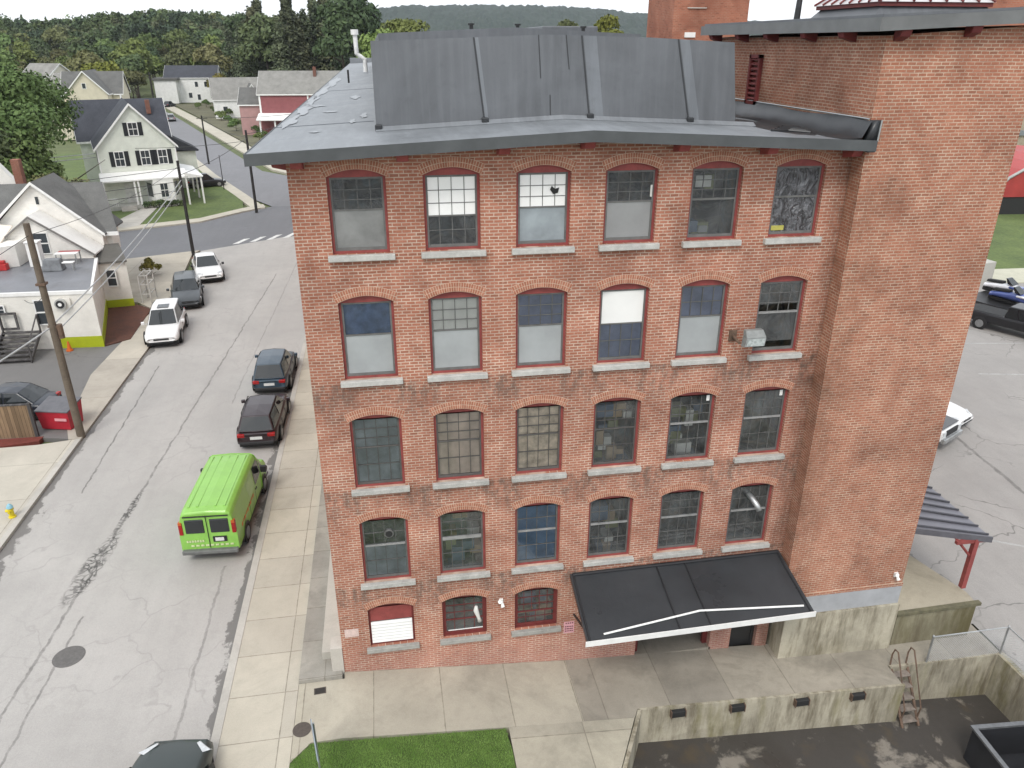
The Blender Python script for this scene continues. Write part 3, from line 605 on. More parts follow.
# ---- eaves and roof
m = MB(); ey0, ey1, el, er = -.66, 86, -.36, 14.0
for a, b in ((el,7.1),(7.1,13.80)):
    m.hexa([(a,ey0,roofz(a)-.20),(b,ey0,roofz(b)-.20),(b,ey1,roofz(b)-.20),(a,ey1,roofz(a)-.20)], [(a,ey0,roofz(a)),(b,ey0,roofz(b)),(b,ey1,roofz(b)),(a,ey1,roofz(a))])
off(m.build('roof', ROOFM), mill)
m = MB()
for a, b in ((el,7.1),(7.1,er)):
    m.hexa([(a,ey0-.03,roofz(a)-.235),(b,ey0-.03,roofz(b)-.235),(b,ey0+.01,roofz(b)-.235),(a,ey0+.01,roofz(a)-.235)], [(a,ey0-.03,roofz(a)+.012),(b,ey0-.03,roofz(b)+.012),(b,ey0+.01,roofz(b)+.012),(a,ey0+.01,roofz(a)+.012)])
m.box(el-.03,ey0-.03,roofz(el)-.235,el+.0,ey1,roofz(el)+.012)
m.hexa([(13.80,ey0,14.70),(er,ey0,14.70),(er,-.53,14.70),(13.80,-.53,14.70)], [(13.80,ey0,14.955),(er,ey0,14.955),(er,-.53,14.955),(13.80,-.53,14.955)])
off(m.build('fascia', FASC), mill)
m = MB()   # soft wavy laps, seams and pale repair patches on the membrane
for y in (4.9,22): m.hexa([(el+.02,y,roofz(el)+.002),(2.3,y+.1,roofz(2.3)+.002),(2.3,y+.22,roofz(2.3)+.002),(el+.02,y+.12,roofz(el)+.002)], [(el+.02,y,roofz(el)+.014),(2.3,y+.1,roofz(2.3)+.014),(2.3,y+.22,roofz(2.3)+.014),(el+.02,y+.12,roofz(el)+.014)])
for x in (): m.hexa([(x,ey0,roofz(x)+.002),(x+.07,ey0,roofz(x)+.002),(x+.07,40,roofz(x)+.002),(x,40,roofz(x)+.002)], [(x,ey0,roofz(x)+.011),(x+.07,ey0,roofz(x)+.011),(x+.07,40,roofz(x)+.011),(x,40,roofz(x)+.011)])
off(m.build('roof_seam', membrane_mat('roof_seam_membrane', (.14,.155,.17))), mill)
ALU = M('aluminium_coating', (.25,.265,.28), .4, .3, 5)
for (x, y, rx, ry) in ((-.12,6.5,.16,1.8),(-.05,11,.22,2.4),(-.12,15.5,.16,3.2),(.25,12.2,.3,.4),(-.1,22,.2,5),(.9,9.2,.2,.35),(1.7,5.3,.08,.6),(.8,3.0,.14,.16),(0,32,.25,6),(2.0,7,.09,.9),(1.55,16,.2,1)):
    k = 28; m = MB(); ph = random.uniform(0,6)
    m.add([(x+math.cos(6.283*i/k)*rx*(1+.35*math.sin(5*6.283*i/k+ph)+random.uniform(-.15,.15)), y+math.sin(6.283*i/k)*ry*(1+.25*math.sin(4*6.283*i/k+ph)+random.uniform(-.1,.1)), 0) for i in range(k)], [tuple(range(k))])
    m.v = [(x,y,roofz(x)+.018) for x, y, z in m.v]; off(m.build('roof_patch', ALU), mill)
for x in (.62,2.89,5.14,7.09,9.34,11.53,13.70):     # red eave brackets
    z = roofz(x)-.2; m = MB(); m.hexa([(x-.13,-.40,z-.20),(x+.13,-.40,z-.20),(x+.13,-.0,z-.26),(x-.13,-.0,z-.26)], [(x-.13,-.52,z),(x+.13,-.52,z),(x+.13,-.0,z),(x-.13,-.0,z)])
    off(m.build('eave_bracket', REDP, bevel=.02), mill)
m = MB().hexa([(.05,.1,14.55),(.36,.1,14.48),(.36,.3,14.48),(.05,.3,14.55)], [(.0,.1,14.74),(.36,.1,14.74),(.36,.3,14.74),(.0,.3,14.74)]); off(m.build('eave_bracket', REDP, bevel=.02), mill)
# ---- clerestory monitor wrapped in membrane
def lerp(a, b, t): return a+(b-a)*t
m = MB(); yb, yt = 2.35, 2.55; ridge = 17.26
tops = [(2.36,17.10),(4.5,17.17),(6.7,17.25),(9.3,17.19),(11.62,17.08)]; bots = [2.36,4.72,7.1,9.6,11.8]
n = len(tops)
v = [(bots[i],yb,roofz(bots[i])+.0) for i in range(n)]+[(tops[i][0],yt,tops[i][1]) for i in range(n)]+[(tops[i][0],62,tops[i][1]) for i in range(n)]+[(bots[i],62,roofz(bots[i])) for i in range(n)]
f = []
for i in range(n-1): f += [(i,i+1,n+i+1,n+i),(n+i,n+i+1,2*n+i+1,2*n+i),(2*n+i,2*n+i+1,3*n+i+1,3*n+i)]
f += [(0,n,2*n,3*n),(n-1,4*n-1,3*n-1,2*n-1)]
m.add(v, f); off(m.build('roof_monitor', MONM), mill)
m = MB()
def onface(x, s):      # point on the sloped monitor front at bottom-x, s=0 bottom..1 top
    for i in range(n-1):
        if bots[i] <= x <= bots[i+1]+1e-6:
            u = (x-bots[i])/(bots[i+1]-bots[i]); a = Vector(v[i]).lerp(Vector(v[i+1]), u); b = Vector(v[n+i]).lerp(Vector(v[n+i+1]), u); return a.lerp(b, s)
def fstrip(xb, xt, w_, k_, s0=0., s1=1.):
    def top_(x):
        for i in range(n-1):
            if tops[i][0] <= x <= tops[i+1][0]+1e-6:
                u = (x-tops[i][0])/(tops[i+1][0]-tops[i][0]); return Vector(v[n+i]).lerp(Vector(v[n+i+1]), u)
    P = []
    for dx in (0, w_):
        a, b = onface(xb+dx, 0), top_(xt+dx); P.append((a.lerp(b, s0), a.lerp(b, s1)))
    k = Vector((0,-k_,0)); mm = MB(); (a, b), (c_, d_) = P; mm.hexa([a,c_,c_+k,a+k], [b,d_,d_+k,b+k]); return mm
for xb, xt in ((5.05,4.83),(7.77,7.54),(10.47,10.07)): off(fstrip(xb, xt, .035, .014).build('monitor_seam', BLKM), mill)
for xb, xt, s0, s1 in ((6.55,6.45,.5,1),(7.35,7.15,.6,1),(6.75,6.72,.05,.3)): off(fstrip(xb, xt, .022, .010, s0, s1).build('monitor_seam', BLKM), mill)
LAPM = membrane_mat('monitor_lap_membrane', (.16,.172,.187), .3)
for xb, xt, w_ in ((5.10,4.88,.08),(7.83,7.6,.34),(10.53,10.13,.26)): off(fstrip(xb, xt, w_, .007).build('monitor_lap', LAPM), mill)
for x in (2.42,5.08,7.8,10.5):
    a = onface(x, .03); off(MB().box(a.x-.09,a.y-.14,a.z-.08,a.x+.09,a.y-.01,a.z+.10).build('monitor_boot', BLKM, bevel=.03), mill)
m = MB().hexa([(2.34,2.2,roofz(2.34)+.01),(12.3,2.12,roofz(12.3)+.01),(12.1,2.36,roofz(12.1)+.03),(2.34,2.38,roofz(2.34)+.03)], [(2.34,2.2,roofz(2.34)+.02),(12.3,2.12,roofz(12.3)+.02),(12.1,2.37,roofz(12.1)+.10),(2.34,2.39,roofz(2.34)+.10)])
m.v = [(x,y,z) for x,y,z in m.v]; 
m = MB()
for a, b in ((2.34,7.1),(7.1,12.3)): m.hexa([(a,2.16,roofz(a)+.004),(b,2.16,roofz(b)+.004),(b,2.4,roofz(b)+.004),(a,2.4,roofz(a)+.004)], [(a,2.16,roofz(a)+.016),(b,2.16,roofz(b)+.016),(b,2.34,roofz(b)+.10),(a,2.34,roofz(a)+.10)])
off(m.build('monitor_flashing', ROOFM), mill)
m = MB().add([(2.6,9,17.0),(11.2,9,17.0),(11.2,58,17.0),(2.6,58,17.0),(2.6,9,17.33),(6.9,9,17.52),(11.2,9,17.33),(2.6,58,17.33),(6.9,58,17.52),(11.2,58,17.33)], [(0,1,6,5,4),(4,5,8,7),(5,6,9,8),(0,4,7,3),(1,2,9,6),(3,7,8,9,2)])
off(m.build('rooftop_curb', MONM), mill)
off(MB().box(8.9,14,17.36,11.1,40,17.66).build('rooftop_box', MONM, bevel=.04), mill)
for (x, y, z) in ((5.9,12,17.44),(7.75,13,17.45),(10.0,12,17.36)):
    m = MB(); m.tube([(x,y,z),(x,y,z+.22)], .07, 10); m.tube([(x,y,z+.2),(x,y,z+.26)], .12, 10); off(m.build('roof_vent', DARK), mill)
# white gooseneck pipe on the far roof
m = MB(); m.tube([(1.75,44,15.1),(1.75,44,15.95),(1.45,44,16.15),(1.2,44,16.35),(1.15,44,17.75)], .16, 12); m.tube([(1.15,44,17.6),(1.15,44,17.95)], .27, 12)
off(m.build('vent_pipe', M('white_pipe', (.7,.7,.69), .4), smooth=False), mill)
m = MB(); m.tube([(1.0,27,15.1),(1.0,27,15.75)], .05, 8); off(m.build('vent_stub', BLACK), mill)
off(MB().box(-.3,78,14.9,2.3,79,15.5).build('roof_parapet', ROOFM), mill)
# black flashing against the tower and the ponded corner of the roof
m = MB(); k = 16
ys_ = [ -.62+ (9.2+.62)*i/k for i in range(k+1)]
lo_ = [(13.2-.15*math.sin(i*1.3), y, roofz(13.2)+.012) for i, y in enumerate(ys_)]; mid_ = [(13.62-.06*math.sin(i*2.1), y, roofz(13.6)+.05+.03*math.sin(i*1.7)) for i, y in enumerate(ys_)]; top_ = [(13.775 if i > 1 else 13.80, y, 15.40+.03*math.sin(i*.9)) for i, y in enumerate(ys_)]
vv = lo_+mid_+top_; K = k+1; m.add(vv, [(i,i+1,K+i+1,K+i) for i in range(k)]+[(K+i,K+i+1,2*K+i+1,2*K+i) for i in range(k)])
m.hexa([(13.70,-.66,14.93),(13.98,-.66,14.93),(13.98,-.535,14.93),(13.70,-.535,14.93)], [(13.90,-.66,15.42),(14.02,-.66,15.42),(14.02,-.535,15.42),(13.80,-.535,15.42)])
off(m.build('upturned_flashing', BLKM, smooth=True), mill)
m = MB(); k = 18; m.add([(12.75+math.cos(6.283*i/k)*.62*random.uniform(.8,1.1), 2.2+math.sin(6.283*i/k)*2.3*random.uniform(.8,1.1), 0) for i in range(k)], [tuple(range(k))]); m.v = [(x,y,roofz(x)+.006) for x,y,z in m.v]
off(m.build('roof_patch', BLKM), mill)
m = MB()
for i in range(4): m.tube([(12.1+.25*i,.9+.3*i,roofz(12.1)+.02),(12.6+.2*i,1.0+.28*i,roofz(12.6)+.03),(13.1+.1*i,.8+.35*i,roofz(13.1)+.02)], .035, 6)
off(m.build('membrane_wrinkle', BLKM), mill)
m = MB(); m.tube([(13.79,9,15.44),(13.79,-.5,15.44)], .022, 6); m.tube([(14.02,-.67,15.43),(14.0,-.67,14.95)], .022, 6); off(m.build('flashing_bar', STEEL), mill)
# ---- loading door, corner door, painted signs
m = MB(); m.box(9.35,.2,-1.1,9.5,.32,1.75); m.box(11.7,.2,-1.1,11.85,.32,1.75); m.box(9.5,.2,1.55,11.7,.32,1.75)
d_ = off(m.build('loading_door', DRED), mill); q = MB()
for k in range(7): q.box(9.52,.75,-.95+k*.36,11.68,.80,-.95+k*.36+.345)
q = q.build('door_leaf', M('door_leaf_shade_black', (.02,.02,.022), .5)); q.parent = d_; d_['label'] = 'dark loading opening under the canopy'  # near-black leaf: the inner darkness of the opening is put into its colour
off(MB().box(9.3,.0,-.95,11.9,3.2,-.80).build('door_threshold', APRD), mill)
m = MB(); m.box(12.55,.16,-1.1,12.64,.26,1.5); m.box(13.36,.16,-1.1,13.45,.26,1.5); m.box(12.64,.2,-1.1,13.36,.25,1.45); off(m.build('side_door', M('dark_side_door', (.03,.03,.03), .5)), mill)
off(MB().box(7.0,-.012,.50,7.32,-.003,.93).build('painted_notice', M('pink_notice', (.62,.33,.36), .7, .2, 12, fine=.3)), mill)
off(MB().box(.48,-.008,1.3,.88,-.003,1.58).build('painted_patch', M('pale_patch', (.62,.48,.44), .8, .2, 5, fine=.3)), mill)
m = MB()
for i in range(4): m.box(7.05+i*.065,-.016,.86,7.09+i*.065,-.0125,.90)
for k in range(3): 
    for i in range(5): m.box(7.04+i*.052,-.016,.56+k*.085,7.075+i*.052+.008*((i*k)%2),-.0125,.60+k*.085)
off(m.build('notice_lettering', M('notice_ink', (.10,.03,.035), .7)), mill)
# ---- tower
tower = empty('brick_tower', (15.9,3,-1.2), 0, 'tall windowless brick tower adjoining the right end of the mill', 'tower')
TX0, TX1, TY = 13.86, 17.9, -.5
tz = lambda x, y: 17.22+.06*(x-TX0)
off(MB().prism([(TX0,TY),(TX1,TY),(TX1,9.3),(TX0,9.3)], 1.36, tz).build('brick_wall', BRICKT), tower)
off(MB().prism([(TX0+.12,TY-.03),(TX1-.0,TY-.03),(TX1-.0,8),(TX0+.12,8)], .62, 1.355).build('painted_band', M('grey_band_paint', (.36,.37,.385), .6, .12, 2)), tower)
off(MB().prism([(TX0+.1,TY-.12),(TX1+.02,TY-.12),(TX1+.02,8),(TX0+.1,8)], -2, .615).build('plinth', concrete_mat('plinth_concrete', (.50,.46,.36), stain=.9, wall=True, moss=(.12,.10,.055))), tower)
off(MB().prism([(TX0+.06,TY-.035),(TX1+.01,TY-.035),(TX1+.01,TY+.3),(TX0+.06,TY+.3)], 1.30, 1.42).build('brick_ledge', BRICKT), tower)
m = MB(); ez0 = lambda x, y: 17.30+.05*(x-13.4); ez1 = lambda x, y: 17.58+.05*(x-13.4)
m.prism([(13.42,-.86),(18.6,-.86),(18.6,9.3),(13.42,9.3)], ez0, ez1); off(m.build('eave', M('tower_eave', (.15,.155,.155), .5, .15, 2)), tower)
off(MB().prism([(13.5,-.8),(18.5,-.8),(18.5,9.2),(13.5,9.2)], lambda x, y: ez1(x,y)+.002, lambda x, y: ez1(x,y)+.06).build('roof', MONM), tower)
def brk(x, y, ax):
    m = MB(); z = 17.30+.05*(x-13.4)
    if ax == 'y': m.hexa([(x-.13,-.74,z-.14),(x+.13,-.74,z-.14),(x+.13,TY,z-.24),(x-.13,TY,z-.24)], [(x-.13,-.8,z),(x+.13,-.8,z),(x+.13,TY,z),(x-.13,TY,z)])
    else: m.hexa([(13.52,y-.13,z-.14),(TX0,y-.13,z-.24),(TX0,y+.13,z-.24),(13.52,y+.13,z-.14)], [(13.46,y-.13,z),(TX0,y-.13,z),(TX0,y+.13,z),(13.46,y+.13,z)])
    off(m.build('eave_bracket', DRED, bevel=.02), tower)
for x in (14.15,15.9,17.6): brk(x, 0, 'y')
for y in (.8,2.6,4.7,6.6,8.6): brk(13.86, y, 'x')
# red louvred box on the tower wall above the mill roof
m = MB(); bx0, by0, by1, bz0, bz1 = 13.74, 5.35, 6.05, 15.35, 16.75
m.box(bx0,by0,bz0,bx0+.115,by0+.1,bz1); m.box(bx0,by1-.1,bz0,bx0+.115,by1,bz1); m.box(bx0,by0,bz1-.1,bx0+.115,by1,bz1+.0); m.box(bx0,by0,bz0,bx0+.115,by1,bz0+.1)
for k in range(9): z = bz0+.14+k*.138; m.hexa([(bx0+.02,by0+.1,z),(bx0+.10,by0+.1,z+.06),(bx0+.10,by1-.1,z+.06),(bx0+.02,by1-.1,z)], [(bx0+.02,by0+.1,z+.03),(bx0+.10,by0+.1,z+.09),(bx0+.10,by1-.1,z+.09),(bx0+.02,by1-.1,z+.03)])
off(m.build('louvred_vent', DRED), tower)
# cupola
cu = empty('roof_cupola', (18.1,5.6,17.8), 0, 'squat cupola with standing seam metal roof on the tower top', 'cupola')
m = MB().hexa([(16.3,3.9,17.75),(20.1,3.9,17.8),(20.1,7.5,17.8),(16.3,7.5,17.75)], [(16.55,4.1,18.02),(19.9,4.1,18.02),(19.9,7.3,18.02),(16.55,7.3,18.02)]); off(m.build('base', MONM), cu)
m = MB().box(16.45,4.0,18.02,20.0,7.4,18.13); off(m.build('cornice', DRED), cu)
m = MB().hexa([(16.4,3.95,18.13),(20.05,3.95,18.13),(20.05,7.45,18.13),(16.4,7.45,18.13)], [(17.7,5.2,19.2),(18.8,5.2,19.2),(18.8,6.2,19.2),(17.7,6.2,19.2)]); off(m.build('metal_roof', M('pale_metal_roof', (.55,.53,.53), .4, .15, 2, metal=.3)), cu)
m = MB()
for k in range(8):
    u = k/7; m.tube([(16.42+3.6*u,3.94,18.15),(17.7+1.1*u,5.19,19.2)], .035, 6); m.tube([(16.39,3.97+3.45*u,18.15),(17.69,5.2+u,19.2)], .035, 6)
off(m.build('roof_rib', DRED), cu)
m = MB(); m.tube([(15.35,6.5,17.6),(15.38,6.5,18.6),(15.3,6.5,19.6)], [.1,.08,.07], 10); tag(m.build('flue_pipe', DARK), 'thin dark flue pipe standing on the tower roof left of the cupola', 'flue')
def chimney(cx, cy, w_, z1, lab):
    r = empty('brick_chimney', (cx,cy,0), 0, lab, 'chimney')
    off(MB().box(cx-w_/2,cy,0,cx+w_/2,cy+w_,z1).build('shaft', brick_mat('chimney_brick', (.36,.135,.085), (.42,.18,.12), (.42,.25,.18), side=True)), r)
    m = MB(); m.box(cx-w_/2-.15,cy-.15,z1,cx+w_/2+.15,cy+w_+.15,z1+.5); off(m.build('cap', BRICKT), r)
    return r
ch = chimney(20.3,25,4.2,24,'broad plain brick stack rising behind the roof left of the tower')
off(MB().box(18.9,24.94,17.35,19.5,25.02,17.6).build('vent', WHITE), ch); off(MB().box(18.95,24.94,18.75,20.0,25.02,18.8).build('joint_patch', M('mortar_patch',(.5,.45,.4))), ch)
chimney(29.2,15,4.2,24,'brick stack at the top right corner behind the tower')
# entrance canopy
can = empty('entrance_canopy', (10.4,-1,2.4), 0, 'black flat canopy with white edge trim over the loading entrance', 'canopy')
a, b, c_, d_ = (7.13,-.01,2.74), (13.72,-.01,2.80), (13.94,-2.0,2.04), (7.17,-2.0,1.93); dz = Vector((0,0,-.14))
m = MB().hexa([Vector(q)+dz for q in (d_,c_,b,a)], [d_,c_,b,a]); off(m.build('deck', BLKM), can)
def cpt(u, v_, h=0): return Vector(a).lerp(Vector(b), u).lerp(Vector(d_).lerp(Vector(c_), u), v_)+Vector((0,0,h))
m = MB()
for u in (.012,.40,.535,.985): m.tube([cpt(u,.01,.012),cpt(u,.98,.012)], .03, 6)
m.tube([cpt(.01,.03,.03),cpt(.99,.03,.03)], .05, 6); off(m.build('membrane_rib', M('black_rib', (.018,.018,.02), .45)), can)
m = MB(); m.hexa([(7.12,-2.03,1.79),(13.97,-2.03,1.90),(13.97,-2.003,1.90),(7.12,-2.003,1.79)], [(7.12,-2.03,1.965),(13.97,-2.03,2.075),(13.97,-2.003,2.075),(7.12,-2.003,1.965)]); off(m.build('edge_trim', WHITE), can)
m = MB(); m.tube([cpt(.075,.93,.035),cpt(.51,.78,.035)], .03, 8); m.tube([cpt(.51,.78,.035),cpt(.965,.90,.035)], .03, 8); off(m.build('water_diverter', WHITE), can)
m = MB()
for x in (7.3,10.6,13.6): m.tube([(x,-.02,1.2),(x,-1.7,1.9)], .035, 8)
off(m.build('bracket', DARK), can)
# flood lamp, wall lights
fl = empty('flood_lamp', (11.45,0,10.1), 0, 'grey box flood lamp on a bracket beside a dark window', 'flood lamp')
LG = M('lamp_grey', (.22,.23,.225), .5, .2, 6)
off(MB().hexa([(11.36,-.66,9.90),(11.90,-.66,9.90),(11.90,-.42,9.84),(11.36,-.42,9.84)], [(11.43,-.58,10.10),(11.97,-.58,10.10),(11.97,-.34,10.10),(11.43,-.34,10.10)]).build('housing', LG, bevel=.012), fl)
off(MB().hexa([(11.43,-.58,10.105),(11.97,-.58,10.105),(11.97,-.34,10.105),(11.43,-.34,10.105)], [(11.45,-.44,10.27),(11.93,-.44,10.27),(11.93,-.30,10.27),(11.45,-.30,10.27)]).build('hood', LG, bevel=.012), fl)
off(MB().hexa([(11.40,-.668,9.92),(11.87,-.668,9.92),(11.88,-.664,9.92),(11.41,-.664,9.92)], [(11.455,-.598,10.08),(11.93,-.598,10.08),(11.93,-.592,10.08),(11.46,-.592,10.08)]).build('lens', M('lamp_lens', (.30,.33,.32), .15, .35, 14)), fl)
m = MB(); m.tube([(11.3,-.0,10.0),(11.3,-.45,9.95)], .04, 8); m.box(11.2,-.05,9.85,11.4,-.0,10.15); off(m.build('bracket', RUST), fl)
def wall_light(x, y, z, lab):
    r = empty('wall_light', (x,y,z), 0, lab, 'wall light')
    off(MB().box(x-.06,y-.05,z-.06,x+.06,y-.003,z+.1).build('base', WHITE), r); m = MB(); m.tube([(x-.02,y-.05,z+.06),(x-.05,y-.15,z+.10)], [.035,.06], 12); off(m.build('head', WHITE), r); m = MB(); m.tube([(x+.02,y-.05,z+.0),(x+.04,y-.15,z-.11)], [.035,.06], 12); off(m.build('head', WHITE), r)
wall_light(5.06,0,2.0,'white twin head light between two low red windows'); wall_light(17.58,TY,1.75,'white twin head light low on the tower right corner')
# ------------------------------------------------------------------ vehicles (local +x is forward, origin on the ground)
TYRE = M('tyre_rubber', (.018,.018,.018), .85, .2, 6); RIM = M('alloy_rim', (.34,.35,.36), .3, .15, 6, metal=.8); AGLASS = NT('car_glass'); AGLASS.fin((.016,.02,.022), .06, 0, .7); AGLASS = AGLASS.mat
TAIL = M('tail_lamp', (.30,.012,.012), .25, .2, 6); HEADL = M('head_lamp', (.55,.57,.58), .12, .2, 8); PLATE = M('number_plate', (.62,.63,.62), .5, .1, 9); TRIM = M('black_trim', (.022,.022,.024), .55, .2, 6)
AMBER = M('amber_lens', (.45,.10,.02), .3)
def paint(name, c, coat=.7): return M(name, c, .35, .05, 1.5, coat=coat*(.45 if max(c) < .15 else 1), spec=.35)
def ring_loft(m, rings, mi=0):
    n = len(rings[0]); o = [p for r in rings for p in r]
    fs = []
    for i in range(len(rings)-1):
        for k in range(n): fs.append((i*n+k, i*n+(k+1)%n, (i+1)*n+(k+1)%n, (i+1)*n+k))
    fs += [tuple(range(n)), tuple((len(rings)-1)*n+k for k in reversed(range(n)))]
    m.add(o, fs, mi)
def wheels(root, L, W, wb, r=.34, wd=.22):
    for sx in (-1, 1):
        for sy in (-1, 1):
            x, y = sx*wb/2, sy*(W/2-.09)
            m = MB(); m.tube([(x,y-wd/2*sy*.0-wd*.5,r),(x,y-wd*.42,r),(x,y+wd*.42,r),(x,y+wd*.5,r)], [r*.9,r,r,r*.9], 22)
            w_ = m.build('wheel', TYRE, root)
            m = MB(); yo = y+sy*wd*.5; m.tube([(x,yo-sy*.02,r),(x,yo+sy*.012,r)], r*.66, 18)
            m.build('rim', RIM, w_)
            m = MB(); m.tube([(x,y-wd*.5*sy*-.0+sy*(.115),r+.02),(x,y+sy*.118,r+.02)], r*1.17, 22)
            m.build('wheel_arch', TRIM, root)
def quadpanel(m, a, b, c, d, off_, inset):
    a, b, c, d = map(Vector, (a, b, c, d)); ctr = (a+b+c+d)/4
    n = ((b-a).cross(d-a)).normalized()*off_
    def f(p): return p.lerp(ctr, inset)+n
    q = [f(p) for p in (a,b,c,d)]; m.add(q, [(0,1,2,3)])
def glz(m, a, b, c, d, e_, f, off_, ins):
    P = [Vector(p) for p in (a,b,c,d,e_,f)]; ctr = (P[0]+P[2]+P[3]+P[5])/4; n = (P[2]-P[0]).cross(P[5]-P[0]).normalized()*off_
    Q = [Vector((p.x+(ctr.x-p.x)*ins, p.y+(ctr.y-p.y)*ins, p.z+(ctr.z-p.z)*ins))+n for p in P]
    m.add(Q, [(0,1,4,5),(1,2,3,4)])
def make_car(name, label, group, pm, kind='suv', L=4.55, W=1.86, H=1.66, rails=False, sunroof=False):
    root = empty(name, (0,0,0), 0, label, 'car', group)
    suv = kind == 'suv'; h = W/2; belt = .98 if suv else .92
    hood = belt-.02
    S = [(-L/2, .42, .80, .86), (-L/2+.10, .32, belt-.08 if suv else belt-.05, .94), (-L/2+.5, .26, belt, .985), (-L*.15, .24, belt+.01, 1.), (L*.16, .24, belt, 1.), (L*.25, .24, hood, .99), (L/2-.55, .26, hood-.10, .97), (L/2-.12, .30, hood-.22, .90), (L/2, .42, .62, .80)]
    m = MB(); rings = []
    for x, zb, zt, k in S:
        w_ = h*k; zm = (zb+zt)/2
        rings.append([(x,-w_*.80,zb),(x,-w_*.97,zb+.08),(x,-w_,zm),(x,-w_*.965,zt-.10),(x,-w_*.86,zt),(x,0,zt+.03),(x,w_*.86,zt),(x,w_*.965,zt-.10),(x,w_,zm),(x,w_*.97,zb+.08),(x,w_*.80,zb)])
    ring_loft(m, rings)
    body = m.build('body', pm, root, smooth=True, sub=2)
    # cabin
    if suv: xr0, xr1, xf1, xf0 = -L*.475, -L*.40, L*.05, L*.215
    else: xr0, xr1, xf1, xf0 = -L*.40, -L*.24, L*.02, L*.20
    wb0, wt = h*.90, h*.70; z0, z1 = belt-.03, H-.03
    xm = (xr1+xf1)/2; zc = H
    m = MB()
    base = [(xr0,-wb0*.93,z0),(xm,-wb0,z0),(xf0,-wb0*.93,z0),(xf0+.06,0,z0),(xf0,wb0*.93,z0),(xm,wb0,z0),(xr0,wb0*.93,z0),(xr0-.05,0,z0)]
    top = [(xr1,-wt*.93,z1-.05),(xm,-wt,z1),(xf1,-wt*.95,z1-.03),(xf1+.06,0,z1),(xf1,wt*.95,z1-.03),(xm,wt,z1),(xr1,wt*.93,z1-.05),(xr1-.05,0,z1-.02)]
    m.add(base+top+[(xm,0,zc),((xr1+xm)/2,0,zc-.01),((xf1+xm)/2,0,zc-.01)], [(i,(i+1)%8,8+(i+1)%8,8+i) for i in range(8)]+[(8,9,16,17),(15,8,17),(9,10,18,16),(10,11,18),(11,12,18),(12,13,16,18),(13,14,17,16),(14,15,17)])
    m.build('cabin', pm, root, smooth=False, bevel=.05)
    q = MB(); glz(q, base[2], base[3], base[4], top[4], top[3], top[2], .02, .07); ws = q.build('windshield', AGLASS, root)
    q = MB(); glz(q, base[6], base[7], base[0], top[0], top[7], top[6], .02, .10); q.build('rear_window', AGLASS, root)
    for sgn in (0, 1):
        B = (base[0],base[1],base[2]) if sgn == 0 else (base[6],base[5],base[4]); T = (top[0],top[1],top[2]) if sgn == 0 else (top[6],top[5],top[4])
        for i in (0, 1):
            q = MB(); a, b, c, d = B[i], B[i+1], T[i+1], T[i]
            if sgn: a, b, c, d = b, a, d, c
            quadpanel(q, a, b, c, d, .025, .09); q.build('side_window', AGLASS, root)
        sy = -1 if sgn == 0 else 1
        q = MB(); q.box(xf0-.30,sy*(h*.93)-.02,belt+.0,xf0-.12,sy*(h*.93)+.02,belt+.05); q.box(xf0-.28,min(sy*(h+.02),sy*(h+.19)),belt+.0,xf0-.14,max(sy*(h+.02),sy*(h+.19)),belt+.15); q.build('mirror', TRIM if not suv else pm, root, bevel=.02)
        q = MB(); q.box(-L/2-.012,min(sy*h*.52,sy*h*.87),.70,-L/2+.16,max(sy*h*.52,sy*h*.87),.86); q.build('taillight', TAIL, root, bevel=.03)
        q = MB(); q.hexa([(L/2-.30,sy*h*.92,.60),(L/2-.02,sy*h*.55,.60),(L/2-.10,sy*h*.52,.60),(L/2-.36,sy*h*.75,.60)], [(L/2-.42,sy*h*.925,.74),(L/2-.13,sy*h*.55,.715),(L/2-.2,sy*h*.5,.74),(L/2-.5,sy*h*.75,.76)]); q.build('headlight', HEADL, root)
        q = MB(); q.box(-L*.22,sy*(h+.004)-.006,.30,L*.24,sy*(h+.004)+.006,.36); q.build('sill_trim', TRIM, root)
        if rails:
            q = MB(); q.tube([(xr1+.1,sy*wt*.92,z1-.02),(xr1+.2,sy*wt*.95,z1+.05),(xf1-.2,sy*wt*.97,z1+.06),(xf1-.05,sy*wt*.95,z1-.01)], .02, 6); q.build('roof_rail', TRIM, root)
    q = MB(); q.box(-L/2-.04,-h*.80,.34,-L/2+.12,h*.80,.50); q.build('rear_bumper', TRIM, root, bevel=.05)
    q = MB(); q.box(L/2-.12,-h*.70,.32,L/2+.02,h*.70,.44); q.build('front_bumper', TRIM, root, bevel=.05)
    q = MB(); q.box(L/2-.10,-h*.42,.50,L/2+.015,h*.42,.60); q.build('grille', TRIM, root, bevel=.02)
    q = MB(); q.box(-L/2-.025,-.26,.60,-L/2+.05,.26,.73); q.build('number_plate', PLATE, root)
    MB().box(-L/2+.25,-h*.86,.13,L/2-.25,h*.86,.36).build('underbody_shade_box', BLACK, root)  # black box added low under the body to deepen the shade beneath
    for xx in (-L*.17, L*.055):
        for sy in (-1, 1): MB().box(xx-.006,sy*(h*.985)-.012,.40,xx+.006,sy*(h*.985)+.012,.86).build('door_seam', TRIM, root)
    if sunroof: q = MB(); q.box(xf1-.75,-wt*.45,zc-.015,xf1-.1,wt*.45,zc+.008); q.build('sunroof', AGLASS, root)
    wheels(root, L, W, L*.59, .35 if suv else .325)
    return root
def place(o, x, y, ang, z=ST, sc=1.04): o.location = (x,y,z); o.rotation_euler = (0,0,R_(ang)); o.scale = (sc,sc,sc); return o
GP = 'cars parked along the street'
